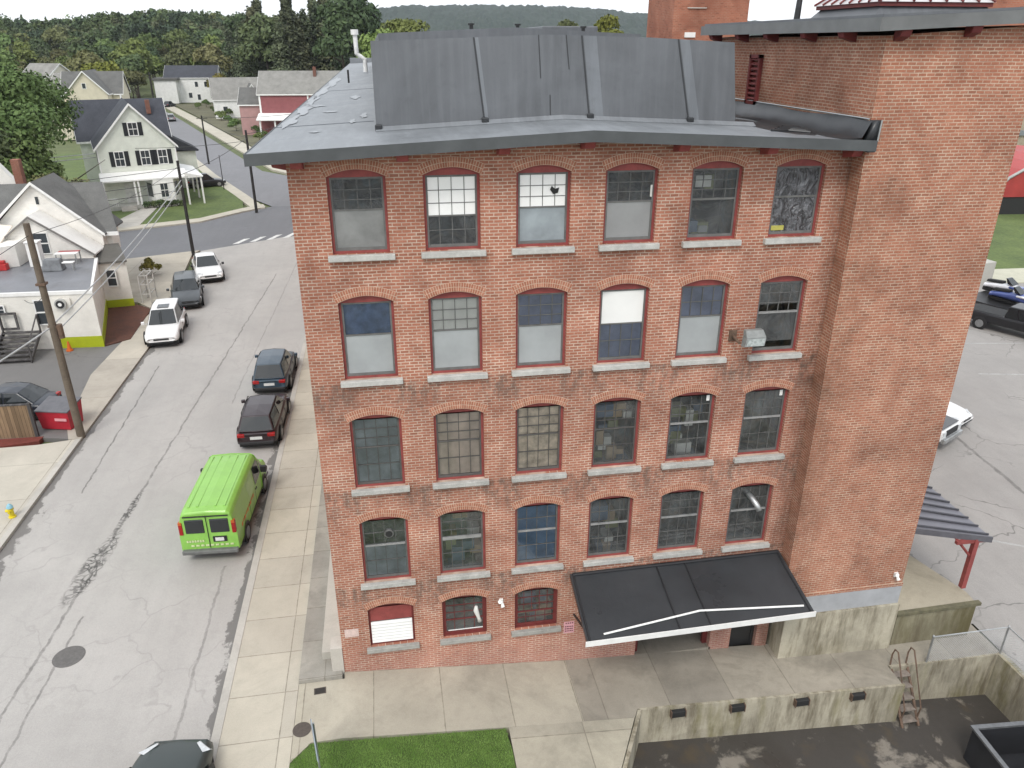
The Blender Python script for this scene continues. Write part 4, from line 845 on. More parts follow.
place(make_car('parked_car', 'white sport utility car with roof vent, nearest of the row by the left kerb', GP, paint('white_car_paint', (.72,.72,.71)), 'suv', 4.6, 1.86, 1.68, sunroof=True), -11.85, 31.35, -83.5, sc=1.13)
place(make_car('parked_car', 'dark grey car with black roof parked between two white cars', GP, paint('graphite_car_paint', (.055,.062,.068)), 'suv', 4.7, 1.88, 1.55), -12.15, 38.75, -78, sc=1.12)
place(make_car('parked_car', 'white car farthest up the street beside the black pole', GP, paint('white_car_paint', (.74,.74,.73)), 'sedan', 4.75, 1.86, 1.52), -11.95, 45.3, -74, sc=1.12)
place(make_car('parked_car', 'slate blue sport utility car parked by the mill pavement', GP, paint('slate_car_paint', (.035,.058,.082)), 'suv', 4.55, 1.86, 1.66), -4.15, 23.0, 89)
place(make_car('parked_car', 'black cherry car with pale number plate behind the green van', GP, paint('black_cherry_paint', (.028,.016,.019)), 'suv', 4.65, 1.86, 1.60, rails=True), -3.98, 16.95, 88.5)
place(make_car('parked_car', 'dark green car cut off by the bottom edge of the photo', GP, paint('dark_green_paint', (.032,.042,.040)), 'sedan', 4.7, 1.85, 1.50), -3.95, -4.7, 84, sc=1.05)
place(make_car('parked_car', 'dark blue sedan with red tail lamps behind the plank fence', GP+' and drives', paint('navy_car_paint', (.016,.02,.03)), 'sedan', 4.7, 1.84, 1.46), -17.0, 20.4, 172, -.05)
place(make_car('parked_car', 'small dark car on the far street under the trees', 'cars parked up the far street', paint('dark_car_paint', (.03,.03,.035)), 'sedan'), -57.5, 232, 75)
place(make_car('parked_car', 'silver car on the far street beside its right pavement', 'cars parked up the far street', paint('silver_car_paint', (.30,.31,.32)), 'suv'), -46.8, 186.5, 106)
place(make_car('parked_car', 'black car standing next to the porch of the pale green house', 'cars parked up the far street', paint('jet_car_paint', (.02,.02,.022)), 'sedan'), -20.2, 88.5, 25, -.03)
# ---- green van
GREEN = M('lime_van_paint', (.235,.49,.085), .38, .12, .8, fine=.06, coat=.35)
van = empty('green_van', (0,0,0), 0, 'bright lime green cargo van with twin rear windows parked at the kerb', 'van')
L, W = 5.75, 2.02; h = W/2
S = [(-L/2,.42,1.99,.95),(-L/2+.06,.36,2.08,.985),(-L/2+.35,.34,2.12,1.),(-1.2,.32,2.13,1.),(.6,.32,2.13,1.),(1.15,.32,2.10,1.),(1.35,.32,2.04,.995)]
m = MB(); rings = []
for x, zb, zt, k in S:
    w_ = h*k; rings.append([(x,-w_*.88,zb),(x,-w_,zb+.1),(x,-w_,1.12),(x,-w_*.90,zt-.22),(x,-w_*.84,zt-.09),(x,-w_*.72,zt-.01),(x,0,zt+.03),(x,w_*.72,zt-.01),(x,w_*.84,zt-.09),(x,w_*.90,zt-.22),(x,w_,1.12),(x,w_,zb+.1),(x,w_*.88,zb)])
ring_loft(m, rings)
rings = []
for x, zb, zt, k in [(1.33,.32,1.30,1.),(2.0,.32,1.22,.99),(2.5,.34,1.12,.96),(2.78,.36,1.0,.90),(L/2,.45,.8,.84)]:
    w_ = h*k; rings.append([(x,-w_*.88,zb),(x,-w_,zb+.1),(x,-w_,zt-.2),(x,-w_*.9,zt-.03),(x,0,zt+.03),(x,w_*.9,zt-.03),(x,w_,zt-.2),(x,w_,zb+.1),(x,w_*.88,zb)])
ring_loft(m, rings)
A = [(1.30,-h*.87,2.0),(1.30,h*.87,2.0),(2.05,h*.93,1.23),(2.05,-h*.93,1.23)]
m.add(A+[(1.30,-h,1.2),(1.30,h,1.2)], [(0,3,2,1),(0,4,3),(1,2,5)])
van_body = m.build('body', GREEN, van, smooth=False, bevel=.07)
q = MB(); quadpanel(q, A[3], A[2], A[1], A[0], .02, .06); q.build('windshield', AGLASS, van)
for sy in (-1, 1):
    yo = sy
    q = MB(); pts = [(.35,1.16),(1.22,1.16),(1.80,1.22),(1.22,1.82),(.42,1.84)]
    v_ = [(x, yo*(h*(1.0-.10*max(0,(z-1.12))/.78)+.012), z) for x, z in pts]; q.add(v_, [(0,1,2,3,4) if sy < 0 else (4,3,2,1,0)]); q.build('side_window', AGLASS, van)
    q = MB(); pts = [(-.75,1.2),(.15,1.2),(.15,1.80),(-.75,1.80)]; v_ = [(x, yo*(h*(1.0-.10*max(0,(z-1.12))/.78)+.006), z) for x, z in pts]; q.add(v_, [(0,1,2,3) if sy < 0 else (3,2,1,0)]); q.build('side_panel', paint('lime_panel_paint', (.21,.45,.075)), van)
    q = MB(); q.box(1.25,min(sy*(h+.04),sy*(h+.28)),1.2,1.40,max(sy*(h+.04),sy*(h+.28)),1.48); q.build('mirror', TRIM, van, bevel=.03)
    q = MB(); q.box(-L/2-.03,min(sy*.10,sy*.76),1.22,-L/2+.05,max(sy*.10,sy*.76),1.80); q.build('rear_window', AGLASS, van, bevel=.06)
    q = MB(); q.box(-L/2-.03,min(sy*.84,sy*.98),1.18,-L/2+.12,max(sy*.84,sy*.98),1.68); q.build('taillight', TAIL, van, bevel=.02)
    q = MB(); q.box(-L/2-.034,min(sy*.85,sy*.97),1.60,-L/2+.10,max(sy*.85,sy*.97),1.70); q.build('marker_lamp', AMBER, van)
    q = MB(); q.box(L/2-.12,min(sy*.55,sy*.82),.72,L/2+.01,max(sy*.55,sy*.82),.92); q.build('headlight', HEADL, van)
q = MB(); q.box(-L/2-.16,-.98,.40,-L/2+.05,.98,.56); q.build('rear_bumper', M('bumper_grey', (.14,.145,.14), .5, .2, 5), van, bevel=.04)
q = MB(); q.box(L/2-.1,-.93,.40,L/2+.08,.93,.58); q.build('front_bumper', DARK, van, bevel=.04)
q = MB(); q.box(-L/2-.035,-.008,.60,-L/2+.02,.008,1.95); q.box(-L/2-.03,-.78,1.90,-L/2+.02,.78,1.94); q.build('door_seam', TRIM, van)
q = MB(); q.box(-L/2-.03,-.62,.84,-L/2+.02,-.14,1.06); pl = q.build('plate_recess', TRIM, van); q = MB(); q.box(-L/2-.04,-.52,.88,-L/2-.03,-.22,1.02); q.build('number_plate', PLATE, pl)
ORL = M('orange_lettering', (.55,.16,.03), .5); PALEG = M('pale_lettering', (.55,.62,.35), .5, .2, 20)
q = MB(); rr = random.Random(3)
for k in range(7): q.box(-L/2-.034,.18+.09*k,.86,-L/2-.012,.18+.09*k+.06,.94)
for k in range(9): q.box(-L/2-.034,-.82+.17*k,.68,-L/2-.012,-.82+.17*k+.11,.745)
q.build('rear_lettering', PALEG, van)
for sy in (-1, 1):
    q = MB()
    for k in range(9): q.box(-2.2+.24*k,sy*(h+.006)-.004,1.0 if k % 2 else .95,-2.2+.24*k+.15,sy*(h+.006)+.004,1.09)
    q.build('side_lettering', ORL, van)
m = MB()
for k in range(5): y = -.62+.31*k; m.box(-L/2+.3,y-.03,2.10,1.1,y+.03,2.139 if abs(y) > .5 else 2.152)
m.build('roof_rib', GREEN, van)
for sy in (-1, 1):
    for xx in (.22, -.82, -1.75):
        MB().box(xx-.007,sy*(h+.001)-.006,.45,xx+.007,sy*(h+.001)+.006,1.12).build('door_seam', TRIM, van)
    MB().box(.30,sy*(h+.012)-.012,.98,.48,sy*(h+.012)+.012,1.03).build('door_handle', TRIM, van)
    MB().box(-L/2+.3,sy*(h+.002)-.008,.42,L/2-.3,sy*(h+.002)+.008,.50).build('sill_trim', TRIM, van)
MB().box(-L/2+.2,-.86,.16,L/2-.3,.86,.40).build('underbody_shade_box', BLACK, van)  # black box added under the van for darker shade on the ground
wheels(van, L, W, 3.43, .37, .25)
place(van, -4.38, 9.25, 86.8, sc=1.0)

# ------------------------------------------------------------------ houses
SH = {'slate': shingle_mat('slate_shingle', (.062,.066,.078)), 'grey': shingle_mat('grey_shingle', (.13,.13,.125)), 'pale': shingle_mat('pale_shingle', (.23,.225,.21)), 'black': shingle_mat('black_shingle', (.04,.042,.048))}
HG = NT('house_glass'); HG.fin((.04,.048,.055), .12, 0, .6); HG = HG.mat
def gable(root, x0, y0, x1, y1, zb, ze, zr, axis, wallm, roofm, over=.3, trim=WHITE, name='wall'):
    """box with a gable roof in local coordinates; ridge along axis"""
    m = MB()
    if axis == 'y':
        c = (x0+x1)/2; m.add([(x0,y0,zb),(x1,y0,zb),(x1,y0,ze),(c,y0,zr),(x0,y0,ze),(x0,y1,zb),(x1,y1,zb),(x1,y1,ze),(c,y1,zr),(x0,y1,ze)], [(0,1,2,3,4),(6,5,9,8,7),(5,0,4,9),(1,6,7,2)])
    else:
        c = (y0+y1)/2; m.add([(x0,y0,zb),(x0,y1,zb),(x0,y1,ze),(x0,c,zr),(x0,y0,ze),(x1,y0,zb),(x1,y1,zb),(x1,y1,ze),(x1,c,zr),(x1,y0,ze)], [(1,0,4,3,2),(5,6,7,8,9),(0,5,9,4),(6,1,2,7)])
    wl = m.build(name, wallm, root)
    m = MB(); t = MB(); s = (zr-ze)/(abs(x1-x0)/2 if axis == 'y' else abs(y1-y0)/2); d = over*s; th = .12
    def slab(mm, p, q, h0, h1):   # p,q: eave-line ends and ridge-line ends
        mm.hexa([(a[0],a[1],a[2]+h0) for a in (*p,*q)], [(a[0],a[1],a[2]+h1) for a in (*p,*q)])
    if axis == 'y':
        for sx, xe in ((-1,x0-over),(1,x1+over)):
            slab(m, [(xe,y0-over,ze-d),(xe,y1+over,ze-d)], [(c,y1+over,zr),(c,y0-over,zr)], .02, th)
            slab(t, [(xe,y0-over-.04,ze-d),(xe,y0-over-.005,ze-d)], [(c,y0-over-.005,zr),(c,y0-over-.04,zr)], -.14, th+.02)
            t.box(xe-.03 if sx < 0 else xe,y0-over,ze-d-.14,xe if sx < 0 else xe+.03,y1+over,ze-d+.08)
    else:
        for sy, ye in ((-1,y0-over),(1,y1+over)):
            slab(m, [(x0-over,ye,ze-d),(x1+over,ye,ze-d)], [(x1+over,c,zr),(x0-over,c,zr)], .02, th)
            for xx in (x0-over-.04, x1+over+.005): slab(t, [(xx,ye,ze-d),(xx+.035,ye,ze-d)], [(xx+.035,c,zr),(xx,c,zr)], -.14, th+.02)
            t.box(x0-over,ye-.03 if sy < 0 else ye,ze-d-.14,x1+over,ye if sy < 0 else ye+.03,ze-d+.08)
    rf = m.build('roof', roofm, root); t.build('roof_trim', trim, rf)
    return rf
SHUT = M('black_shutter', (.015,.017,.02), .6)
def hwin(root, u, z, w_, h_, face='front', at=0., shutters=False, trim=WHITE, cross=True):
    """window on a wall plane: front = local -y wall at y=at, left/right = x wall"""
    def P(a, d, zz): return (a, at-d, zz) if face == 'front' else ((at-d, a, zz) if face == 'left' else (at+d, a, zz))
    def bx(m, a0, a1, z0, z1, d0, d1):
        p, q = P(a0,d0,z0), P(a1,d1,z1); m.box(*(min(i,j) for i,j in zip(p,q)), *(max(i,j) for i,j in zip(p,q)))
    m = MB(); b = .09
    bx(m,u-w_/2-b,u+w_/2+b,z-b,z,.0,.06); bx(m,u-w_/2-b,u+w_/2+b,z+h_,z+h_+b,.0,.06); bx(m,u-w_/2-b,u-w_/2,z,z+h_,.0,.06); bx(m,u+w_/2,u+w_/2+b,z,z+h_,.0,.06)
    if cross: bx(m,u-w_/2,u+w_/2,z+h_*.48,z+h_*.53,.01,.045); bx(m,u-.02,u+.02,z,z+h_*.48,.01,.04); bx(m,u-.02,u+.02,z+h_*.53,z+h_,.01,.04)
    o = m.build('window', trim, root); m = MB(); bx(m,u-w_/2,u+w_/2,z,z+h_,.004,.02); m.build('pane', HG, o)
    if shutters:
        for sgn in (-1, 1):
            m = MB(); a = u+sgn*(w_/2+b+.24); bx(m,a-.22,a+.22,z-.05,z+h_+.05,.0,.05); m.build('shutter', SHUT, root)
# house A, pale green with black shutters
PALEG_S = siding_mat('pale_green_siding', (.74,.77,.69))
A_ = empty('gabled_house', (-28.25,75.2,-.03), R_(19), 'pale green gabled house with black shutters and a white porch', 'house')
gable(A_, 0,0,8.0,10.5, 0,6.6,10.95,'y', PALEG_S, SH['slate'])
gable(A_, -1.5,10.5,8.5,17.5, 0,6.5,10.6,'x', PALEG_S, SH['slate'])
hwin(A_,2.1,4.5,.85,1.5,'front',0,True); hwin(A_,4.75,4.5,.85,1.5,'front',0,True); hwin(A_,6.55,4.5,.85,1.5,'front',0,True); hwin(A_,4.0,7.7,.85,1.3,'front',0,True)
for u, z in ((2.5,4.5),(6.5,4.3),(3,1.3),(6.8,1.3)): hwin(A_,u,z,.8,1.5,'left',0,z > 4)
hwin(A_,3,4.4,.8,1.5,'right',8.0); hwin(A_,3,1.2,.8,1.5,'right',8.0)
m = MB(); m.hexa([(-.3,-2.0,3.05),(8.6,-2.0,3.05),(8.6,-.02,3.5),(-.3,-.02,3.5)], [(-.3,-2.0,3.2),(8.6,-2.0,3.2),(8.6,-.02,3.85),(-.3,-.02,3.85)]); pr = m.build('porch_roof', WHITE, A_)
m = MB(); m.hexa([(8.35,-2,3.0),(10.2,-2,3.0),(10.2,7,3.0),(8.35,7,3.0)], [(8.35,-2,3.6),(10.3,-2,3.1),(10.3,7,3.1),(8.35,7,3.6)]); m.build('side_porch_roof', WHITE, A_)
for x, y in ((-.1,-1.85),(3.0,-1.85),(3.4,-1.85),(8.4,-1.85),(10.0,-1.85),(10.0,2.2),(10.0,6.5)): m = MB(); m.box(x-.09,y-.09,0,x+.09,y+.09,3.1); m.build('porch_post', WHITE, A_)
MB().box(-.2,-1.95,-.02,3.4,-.02,.45).build('porch_floor', M('porch_floor_paint', (.40,.40,.37), .6), A_)
m = MB(); [m.box(1.2,-2.3-.3*k,-.02,2.8,-2.0-.3*k,.40-.14*k) for k in range(3)]; m.build('step', KERB, A_)
m = MB(); m.box(.0,-1.92,1.25,1.0,-1.87,1.32); [m.box(.05+.18*k,-1.91,.45,.09+.18*k,-1.88,1.25) for k in range(6)]; m.build('railing', WHITE, A_)
m = MB(); m.box(2.0,-.06,.45,3.0,-.0,2.6); m.build('door', M('white_door', (.70,.70,.67), .5), A_)
m = MB(); m.hexa([(4.2,-.01,.0),(4.9,-1.98,.0),(7.0,-1.98,.0),(7.7,-.01,.0)], [(4.2,-.01,3.1),(4.9,-1.98,3.1),(7.0,-1.98,3.1),(7.7,-.01,3.1)]); m.build('bay', M('white_bay_paint', (.82,.82,.80), .5, .05, 3), A_)
hwin(A_,5.95,1.1,.75,1.5,'front',-1.98); 
q = MB(); q.add([(4.34,-.42,1.1),(4.76,-1.58,1.1),(4.76,-1.58,2.6),(4.34,-.42,2.6)], [(0,1,2,3)]); q.v = [(x-.02,y-.012,z) for x,y,z in q.v]; q.build('pane', HG, A_)
q = MB(); q.add([(7.14,-1.58,1.1),(7.56,-.42,1.1),(7.56,-.42,2.6),(7.14,-1.58,2.6)], [(0,1,2,3)]); q.v = [(x+.02,y-.012,z) for x,y,z in q.v]; q.build('pane', HG, A_)
MB().box(-.06,-.06,0,.08,.0,6.4).build('corner_board', WHITE, A_); MB().box(7.92,-.06,0,8.06,.0,6.4).build('corner_board', WHITE, A_)
m = MB(); m.tube([(4.0,12.0,10.2),(4.0,12.0,11.4)], .09, 8); m.build('roof_pipe', WHITE, A_)
m = MB(); m.box(6.6,12.3,9.0,7.1,12.8,10.6); m.build('chimney', brick_mat('house_chimney_brick', (.22,.08,.06), (.28,.12,.09), (.3,.22,.18), side=True), A_)
m = MB().hexa([(8.3,9.8,4.8),(11.6,9.8,4.5),(11.6,15.5,4.5),(8.3,15.5,4.8)], [(8.3,9.8,6.6),(11.7,9.8,4.65),(11.7,15.5,4.65),(8.3,15.5,6.6)]); m.build('side_roof', SH['black'], A_)
MB().box(8.55,10.2,0,11.3,15.2,4.5).build('side_wing', PALEG_S, A_)
# house B, cream with lime base
LIME = M('lime_base_paint', (.36,.42,.012), .6, .12, 2, fine=.1)
WSID = siding_mat('cream_white_siding', (.82,.80,.74), .13); WSH = siding_mat('white_shingle_siding', (.83,.81,.76), .2)
B_ = empty('cream_house', (-18,34,0), 0, 'cream house with a lime green base, flat deck and grey cross gable roofs', 'house')
def ob(m, name, mat, **k): return off(m.build(name, mat, **k), B_)
add_ = [(-24.5,29.9),(-15.16,29.6),(-17.3,37.6),(-26.5,38)]
grow = lambda p, g: [(x+(g if x > -20 else -g), y-(g if y < 33 else -g)) for x, y in p]
ob(MB().prism(add_, .66, 3.35), 'wall', WSID); ob(MB().prism(grow([(-17.6,29.72),add_[1],add_[2],(-19.5,37.7)], .03), -.3, .655), 'base', LIME)
ob(MB().prism([(-24.5,29.93),(-17.64,29.7),(-17.64,31),(-24.5,31)], -.3, .655), 'base', WSID)
ob(MB().prism(grow(add_, .06), 3.352, 3.56), 'deck_edge', WHITE); ob(MB().prism(grow(add_, -.12), 3.5, 3.58), 'deck_roof', membrane_mat('deck_membrane', (.17,.175,.19), .15))
rb = [(-17.62,37.3),(-15.52,37.62),(-16.75,40.3),(-18,40)]
ob(MB().prism(rb, .55, 3.2), 'wall', WSID); ob(MB().prism([(-17.65,37.26),(-15.48,37.58),(-16.7,40.3),(-18,40)], -.3, .545), 'base', LIME)
ob(MB().hexa([(-17.75,37.1,3.18),(-15.35,37.4,3.22),(-16.4,39.7,3.9),(-18.3,39.5,3.8)], [(-17.75,37.1,3.3),(-15.35,37.4,3.34),(-16.4,39.7,4.05),(-18.3,39.5,3.95)]), 'porch_roof', shingle_mat('mossy_shingle', (.11,.105,.095)))
# cross gable, facing the viewer
def gwall(pts, y, d, name, mat): 
    m = MB(); n = len(pts); m.add([(x,y,z) for x,z in pts]+[(x,y+d,z) for x,z in pts], [tuple(range(n)), tuple(reversed(range(n,2*n)))]+[(i,n+i,n+(i+1)%n,(i+1)%n) for i in range(n)]); return ob(m, name, mat)
gwall([(-24.6,3.0),(-17.35,3.0),(-17.25,4.85),(-21.0,8.35),(-24.6,4.95)], 39.5, 3.5, 'wall', WSH)
def rake(p, q, y0, y1, th, name, mat):
    m = MB(); m.hexa([(p[0],y0,p[1]),(q[0],y0,q[1]),(q[0],y1,q[1]),(p[0],y1,p[1])], [(p[0],y0,p[1]+th),(q[0],y0,q[1]+th),(q[0],y1,q[1]+th),(p[0],y1,p[1]+th)]); return ob(m, name, mat)
rake((-21.0,8.36),(-17.0,4.72), 39.2, 43.5, .12, 'gable_roof', SH['grey']); rake((-25.0,4.75),(-21.0,8.36), 39.2, 43.5, .12, 'gable_roof', SH['grey'])
rake((-21.0,8.30),(-16.98,4.66), 39.14, 39.19, .2, 'rake_board', WHITE); rake((-25.02,4.69),(-21.0,8.30), 39.14, 39.19, .2, 'rake_board', WHITE)
ob(MB().box(-20.94-.09,39.44,6.95,-20.94+.09,39.49,7.45), 'gable_vent', HG)
# main roof, ridge along x
ob(MB().prism([(-31,40.2),(-16.9,40.2),(-19.9,47.5),(-34,47.5)], 0, 5.0), 'wall', WSID)
m = MB(); m.hexa([(-31.3,39.75,4.75),(-16.3,39.75,4.75),(-18.0,43.9,7.55),(-31.3,43.9,7.55)], [(-31.3,39.75,4.88),(-16.3,39.75,4.88),(-18.0,43.9,7.68),(-31.3,43.9,7.68)]); m.hexa([(-31.3,43.9,7.55),(-18.0,43.9,7.55),(-19.7,48,4.75),(-31.3,48,4.75)], [(-31.3,43.9,7.68),(-18.0,43.9,7.68),(-19.7,48,4.88),(-31.3,48,4.88)])
ob(m, 'roof', SH['grey']); ob(MB().box(-17.2,39.66,4.6,-16.25,39.74,4.86), 'eave_trim', WHITE)
m = MB(); m.add([(-16.9,40.2,5),(-19.9,47.5,5),(-18.35,43.9,7.5)], [(0,1,2)]); ob(m, 'gable_end', WSID)
m = MB(); m.hexa([(-27.2,45.5,6.2),(-23.6,45.5,6.2),(-25.4,45.5,8.75)], [(-29,49.5,6.2),(-25.4,49.5,6.2),(-27.2,49.5,8.75)]); ob(m, 'rear_gable', WSH)
ob(MB().box(-24.1,44.4,7.2,-23.55,44.95,9.3), 'chimney', brick_mat('small_chimney_brick', (.24,.09,.07), (.30,.13,.10), (.3,.2,.16), side=True))
# low front gable above the deck
gwall([(-22.6,3.5),(-17.5,3.5),(-17.45,3.95),(-20.9,6.5),(-22.6,5.2)], 37.6, 1.9, 'wall', WSH)
rake((-20.9,6.5),(-17.25,3.80), 37.35, 39.45, .10, 'gable_roof', M('white_roof_coating', (.70,.69,.66), .6, .08, 1.2)); rake((-22.8,5.06),(-20.9,6.5), 37.35, 39.45, .10, 'gable_roof', M('white_roof_coating_b', (.70,.69,.66), .6, .08, 1.2))
rake((-20.9,6.42),(-17.2,3.70), 37.29, 37.34, .14, 'rake_board', M('grey_trim', (.17,.16,.15), .6)); rake((-22.85,4.95),(-20.9,6.42), 37.29, 37.34, .14, 'rake_board', M('grey_trim_b', (.17,.16,.15), .6))
def bwin(u, z, w_, h_, y, lab=None):
    m = MB(); b = .07; m.box(u-w_/2-b,y-.05,z-b,u+w_/2+b,y-.0,z); m.box(u-w_/2-b,y-.05,z+h_,u+w_/2+b,y,z+h_+b); m.box(u-w_/2-b,y-.05,z,u-w_/2,y,z+h_); m.box(u+w_/2,y-.05,z,u+w_/2+b,y,z+h_); m.box(u-w_/2,y-.04,z+h_*.47,u+w_/2,y,z+h_*.53)
    o = ob(m, 'window', WHITE); p_ = MB().box(u-w_/2,y-.02,z,u+w_/2,y-.004,z+h_).build('pane', HG, o)
bwin(-20.55,4.0,.85,1.35,37.6); bwin(-18.15,1.6,.62,1.45,29.62); bwin(-20.4,2.35,.32,.45,29.68); bwin(-16.55,1.6,.55,1.1,37.38)
m = MB(); m.tube([(-16.95,29.52,2.85),(-16.95,29.3,2.85)], .32, 20); fb = ob(m, 'fan_housing', M('fan_grey', (.42,.42,.40), .5, .1, 5)); m = MB(); m.tube([(-16.95,29.29,2.85),(-16.95,29.27,2.85)], .24, 18); m.build('fan_grille', TRIM, fb); MB().tube([(-16.95,29.27,2.85),(-16.95,29.255,2.85)], .11, 12).build('fan_hub', WHITE, fb)
ob(MB().box(-17.4,29.5,2.55,-16.45,29.57,3.15), 'fan_mount', WSID)
ob(MB().hexa([(-25,33.5,4.9),(-22.6,35.2,4.55),(-22.6,38.8,5.6),(-25,38.8,5.9)], [(-25,33.5,5.0),(-22.6,35.2,4.65),(-22.6,38.8,5.7),(-25,38.8,6.0)]), 'awning', M('cream_awning', (.74,.66,.58), .7, .05, 2)); 
ob(MB().box(-24.9,33.6,3.55,-24.75,33.75,4.9), 'awning_post', WHITE)
ob(MB().prism([(-22.65,35.2),(-21.5,35.9),(-21.5,38.5),(-22.65,38.5)], 3.6, 5.0), 'wall', WSH)
# deck clutter
cab = tag(MB().box(-20.75,35.6,3.585,-20.0,36.2,5.15).box(-20.8,35.55,5.15,-19.95,36.25,5.25).build('deck_cabinet', WHITE, bevel=.02), 'tall white cabinet standing on the deck roof', 'cabinet')
gr = empty('covered_grill', (-18.9,34.6,3.58), 0, 'grey covered grill with a white side shelf on the deck roof', 'grill')
m = MB(); m.hexa([(-.7,-.4,0),(.6,-.4,0),(.6,.4,0),(-.7,.4,0)], [(-.5,-.25,.75),(.45,-.25,.75),(.45,.25,.75),(-.5,.25,.75)]); m.build('cover', M('grey_cover', (.17,.18,.19), .8, .3, 3), gr, bevel=.06); MB().box(.62,-.35,.5,1.3,.05,.55).build('side_shelf', WHITE, gr); MB().box(1.18,-.3,0,1.24,-.24,.5).build('leg', STEEL, gr); MB().box(1.18,-.05,0,1.24,.01,.5).build('leg', STEEL, gr)
tb = empty('deck_table', (-18.6,36.3,3.58), 0, 'small table with red and white cloth on the deck roof behind the grill', 'table')
MB().box(-.7,-.4,.68,.7,.1,.73).build('tabletop', WHITE, tb); MB().box(-.65,.12,.69,.65,.55,.73).build('red_cloth', M('pinkish_red_cloth', (.35,.10,.10), .8), tb)
for sx in (-.6,.6):
    for sy in (-.35,.45): MB().box(sx-.03,sy-.03,0,sx+.03,sy+.03,.69).build('leg', STEEL, tb)
tag(MB().box(-22.6,34.9,3.585,-21.9,35.4,4.0).box(-22.4,35.0,4.0,-22.0,35.3,4.2).build('red_cooler', M('red_plastic', (.42,.03,.03), .5), bevel=.04), 'red plastic cooler on the deck roof at the left', 'cooler')
# steps up to the cream house
GW = plank_mat('grey_step_wood', (.10,.095,.095), .14)
stp = empty('wooden_steps', (-19.3,28,0), 0, 'weathered grey wooden steps with rails climbing to the cream house', 'steps')
for k in range(7):
    m = MB(); m.box(-20.5,27.5+.29*k,.18*k+.10,-18.5,27.5+.29*k+.31,.18*k+.15); off(m.build('tread', GW), stp)
for x in (-20.55,-18.5): m = MB(); m.hexa([(x,27.4,-.05),(x+.05,27.4,-.05),(x+.05,29.55,1.05),(x,29.55,1.05)], [(x,27.4,.16),(x+.05,27.4,.16),(x+.05,29.55,1.4),(x,29.55,1.4)]); off(m.build('stringer', GW), stp)
for x in (-20.52,-18.47): m = MB(); m.tube([(x,27.5,1.0),(x,29.5,2.25)], .045, 6); m.box(x-.04,27.46,0,x+.04,27.54,1.0); m.box(x-.04,29.45,1.1,x+.04,29.53,2.25); off(m.build('handrail', GW), stp)
m = MB(); m.box(-20.6,29.50,1.35,-19.6,29.58,1.47); m.box(-20.6,29.50,2.3,-19.6,29.58,2.42); m.box(-20.6,29.5,1.47,-20.48,29.58,2.3); m.box(-19.72,29.5,1.47,-19.6,29.58,2.3); off(m.build('gate', GW), stp)
# glazed hatch and grey bin against the wall at the left
ht = empty('glazed_hatch', (-21.6,28.4,0), 0, 'white framed glazed hatch leaning at the left beside the wooden steps', 'hatch')
m = MB(); fr_ = lambda x, t: (x, 27.3+1.9*t, .55+1.05*t)
for (a, b, t0, t1) in ((-23.6,-21.1,0,.09),(-23.6,-21.1,.91,1),(-23.6,-23.4,.09,.91),(-21.3,-21.1,.09,.91)):
    p = [fr_(a,t0),fr_(b,t0),fr_(b,t1),fr_(a,t1)]; m.hexa(p, [(x,y-.04,z+.08) for x,y,z in p])
off(m.build('frame', WHITE), ht); m = MB(); p = [fr_(-23.4,.09),fr_(-21.3,.09),fr_(-21.3,.91),fr_(-23.4,.91)]; m.hexa(p, [(x,y-.02,z+.04) for x,y,z in p]); off(m.build('pane', HG), ht)
m = MB(); m.hexa([(-23.6,27.3,-.1),(-21.1,27.3,-.1),(-21.1,29.3,-.1),(-23.6,29.3,-.1)], [(-23.6,27.3,.5),(-21.1,27.3,.5),(-21.1,29.2,1.55),(-23.6,29.2,1.55)]); off(m.build('base', GW), ht)
bn = tag(MB().hexa([(-21.15,29.0,.0),(-20.75,29.0,.0),(-20.75,29.4,.0),(-21.15,29.4,.0)], [(-21.2,28.95,1.0),(-20.7,28.95,1.0),(-20.7,29.45,1.0),(-21.2,29.45,1.0)]).box(-21.22,28.9,1.0,-20.68,29.47,1.08).build('waste_bin', M('grey_bin_plastic', (.14,.14,.14), .6)), 'grey waste bin between the glazed hatch and wooden steps', 'bin')
m = MB(); m.tube([(-17.0,29.2,-.05),(-17.0,29.2,.02),(-17.0,29.2,.03),(-17.0,29.2,.55)], [.2,.2,.14,.04], 12); tag(m.build('traffic_cone', M('orange_cone', (.55,.12,.02), .6)), 'orange cone against the lime green base', 'cone')
m = MB()      # galvanised rack by the small porch
for x, y in ((-15.1,38.2),(-15.1,39.6),(-14.5,38.2),(-14.5,39.6)): m.box(x-.04,y-.04,0,x+.04,y+.04,2.0)
for z in (.6,1.3,1.95): m.box(-15.1,38.2,z,-14.5,38.26,z+.05); m.box(-15.1,39.54,z,-14.5,39.6,z+.05); m.box(-15.1,38.2,z,-15.05,39.6,z+.05); m.box(-14.55,38.2,z,-14.5,39.6,z+.05)
tag(m.build('porch_railing', M('pale_rail_paint', (.50,.49,.46), .6)), 'pale metal railing frame beside the cream house corner', 'railing')
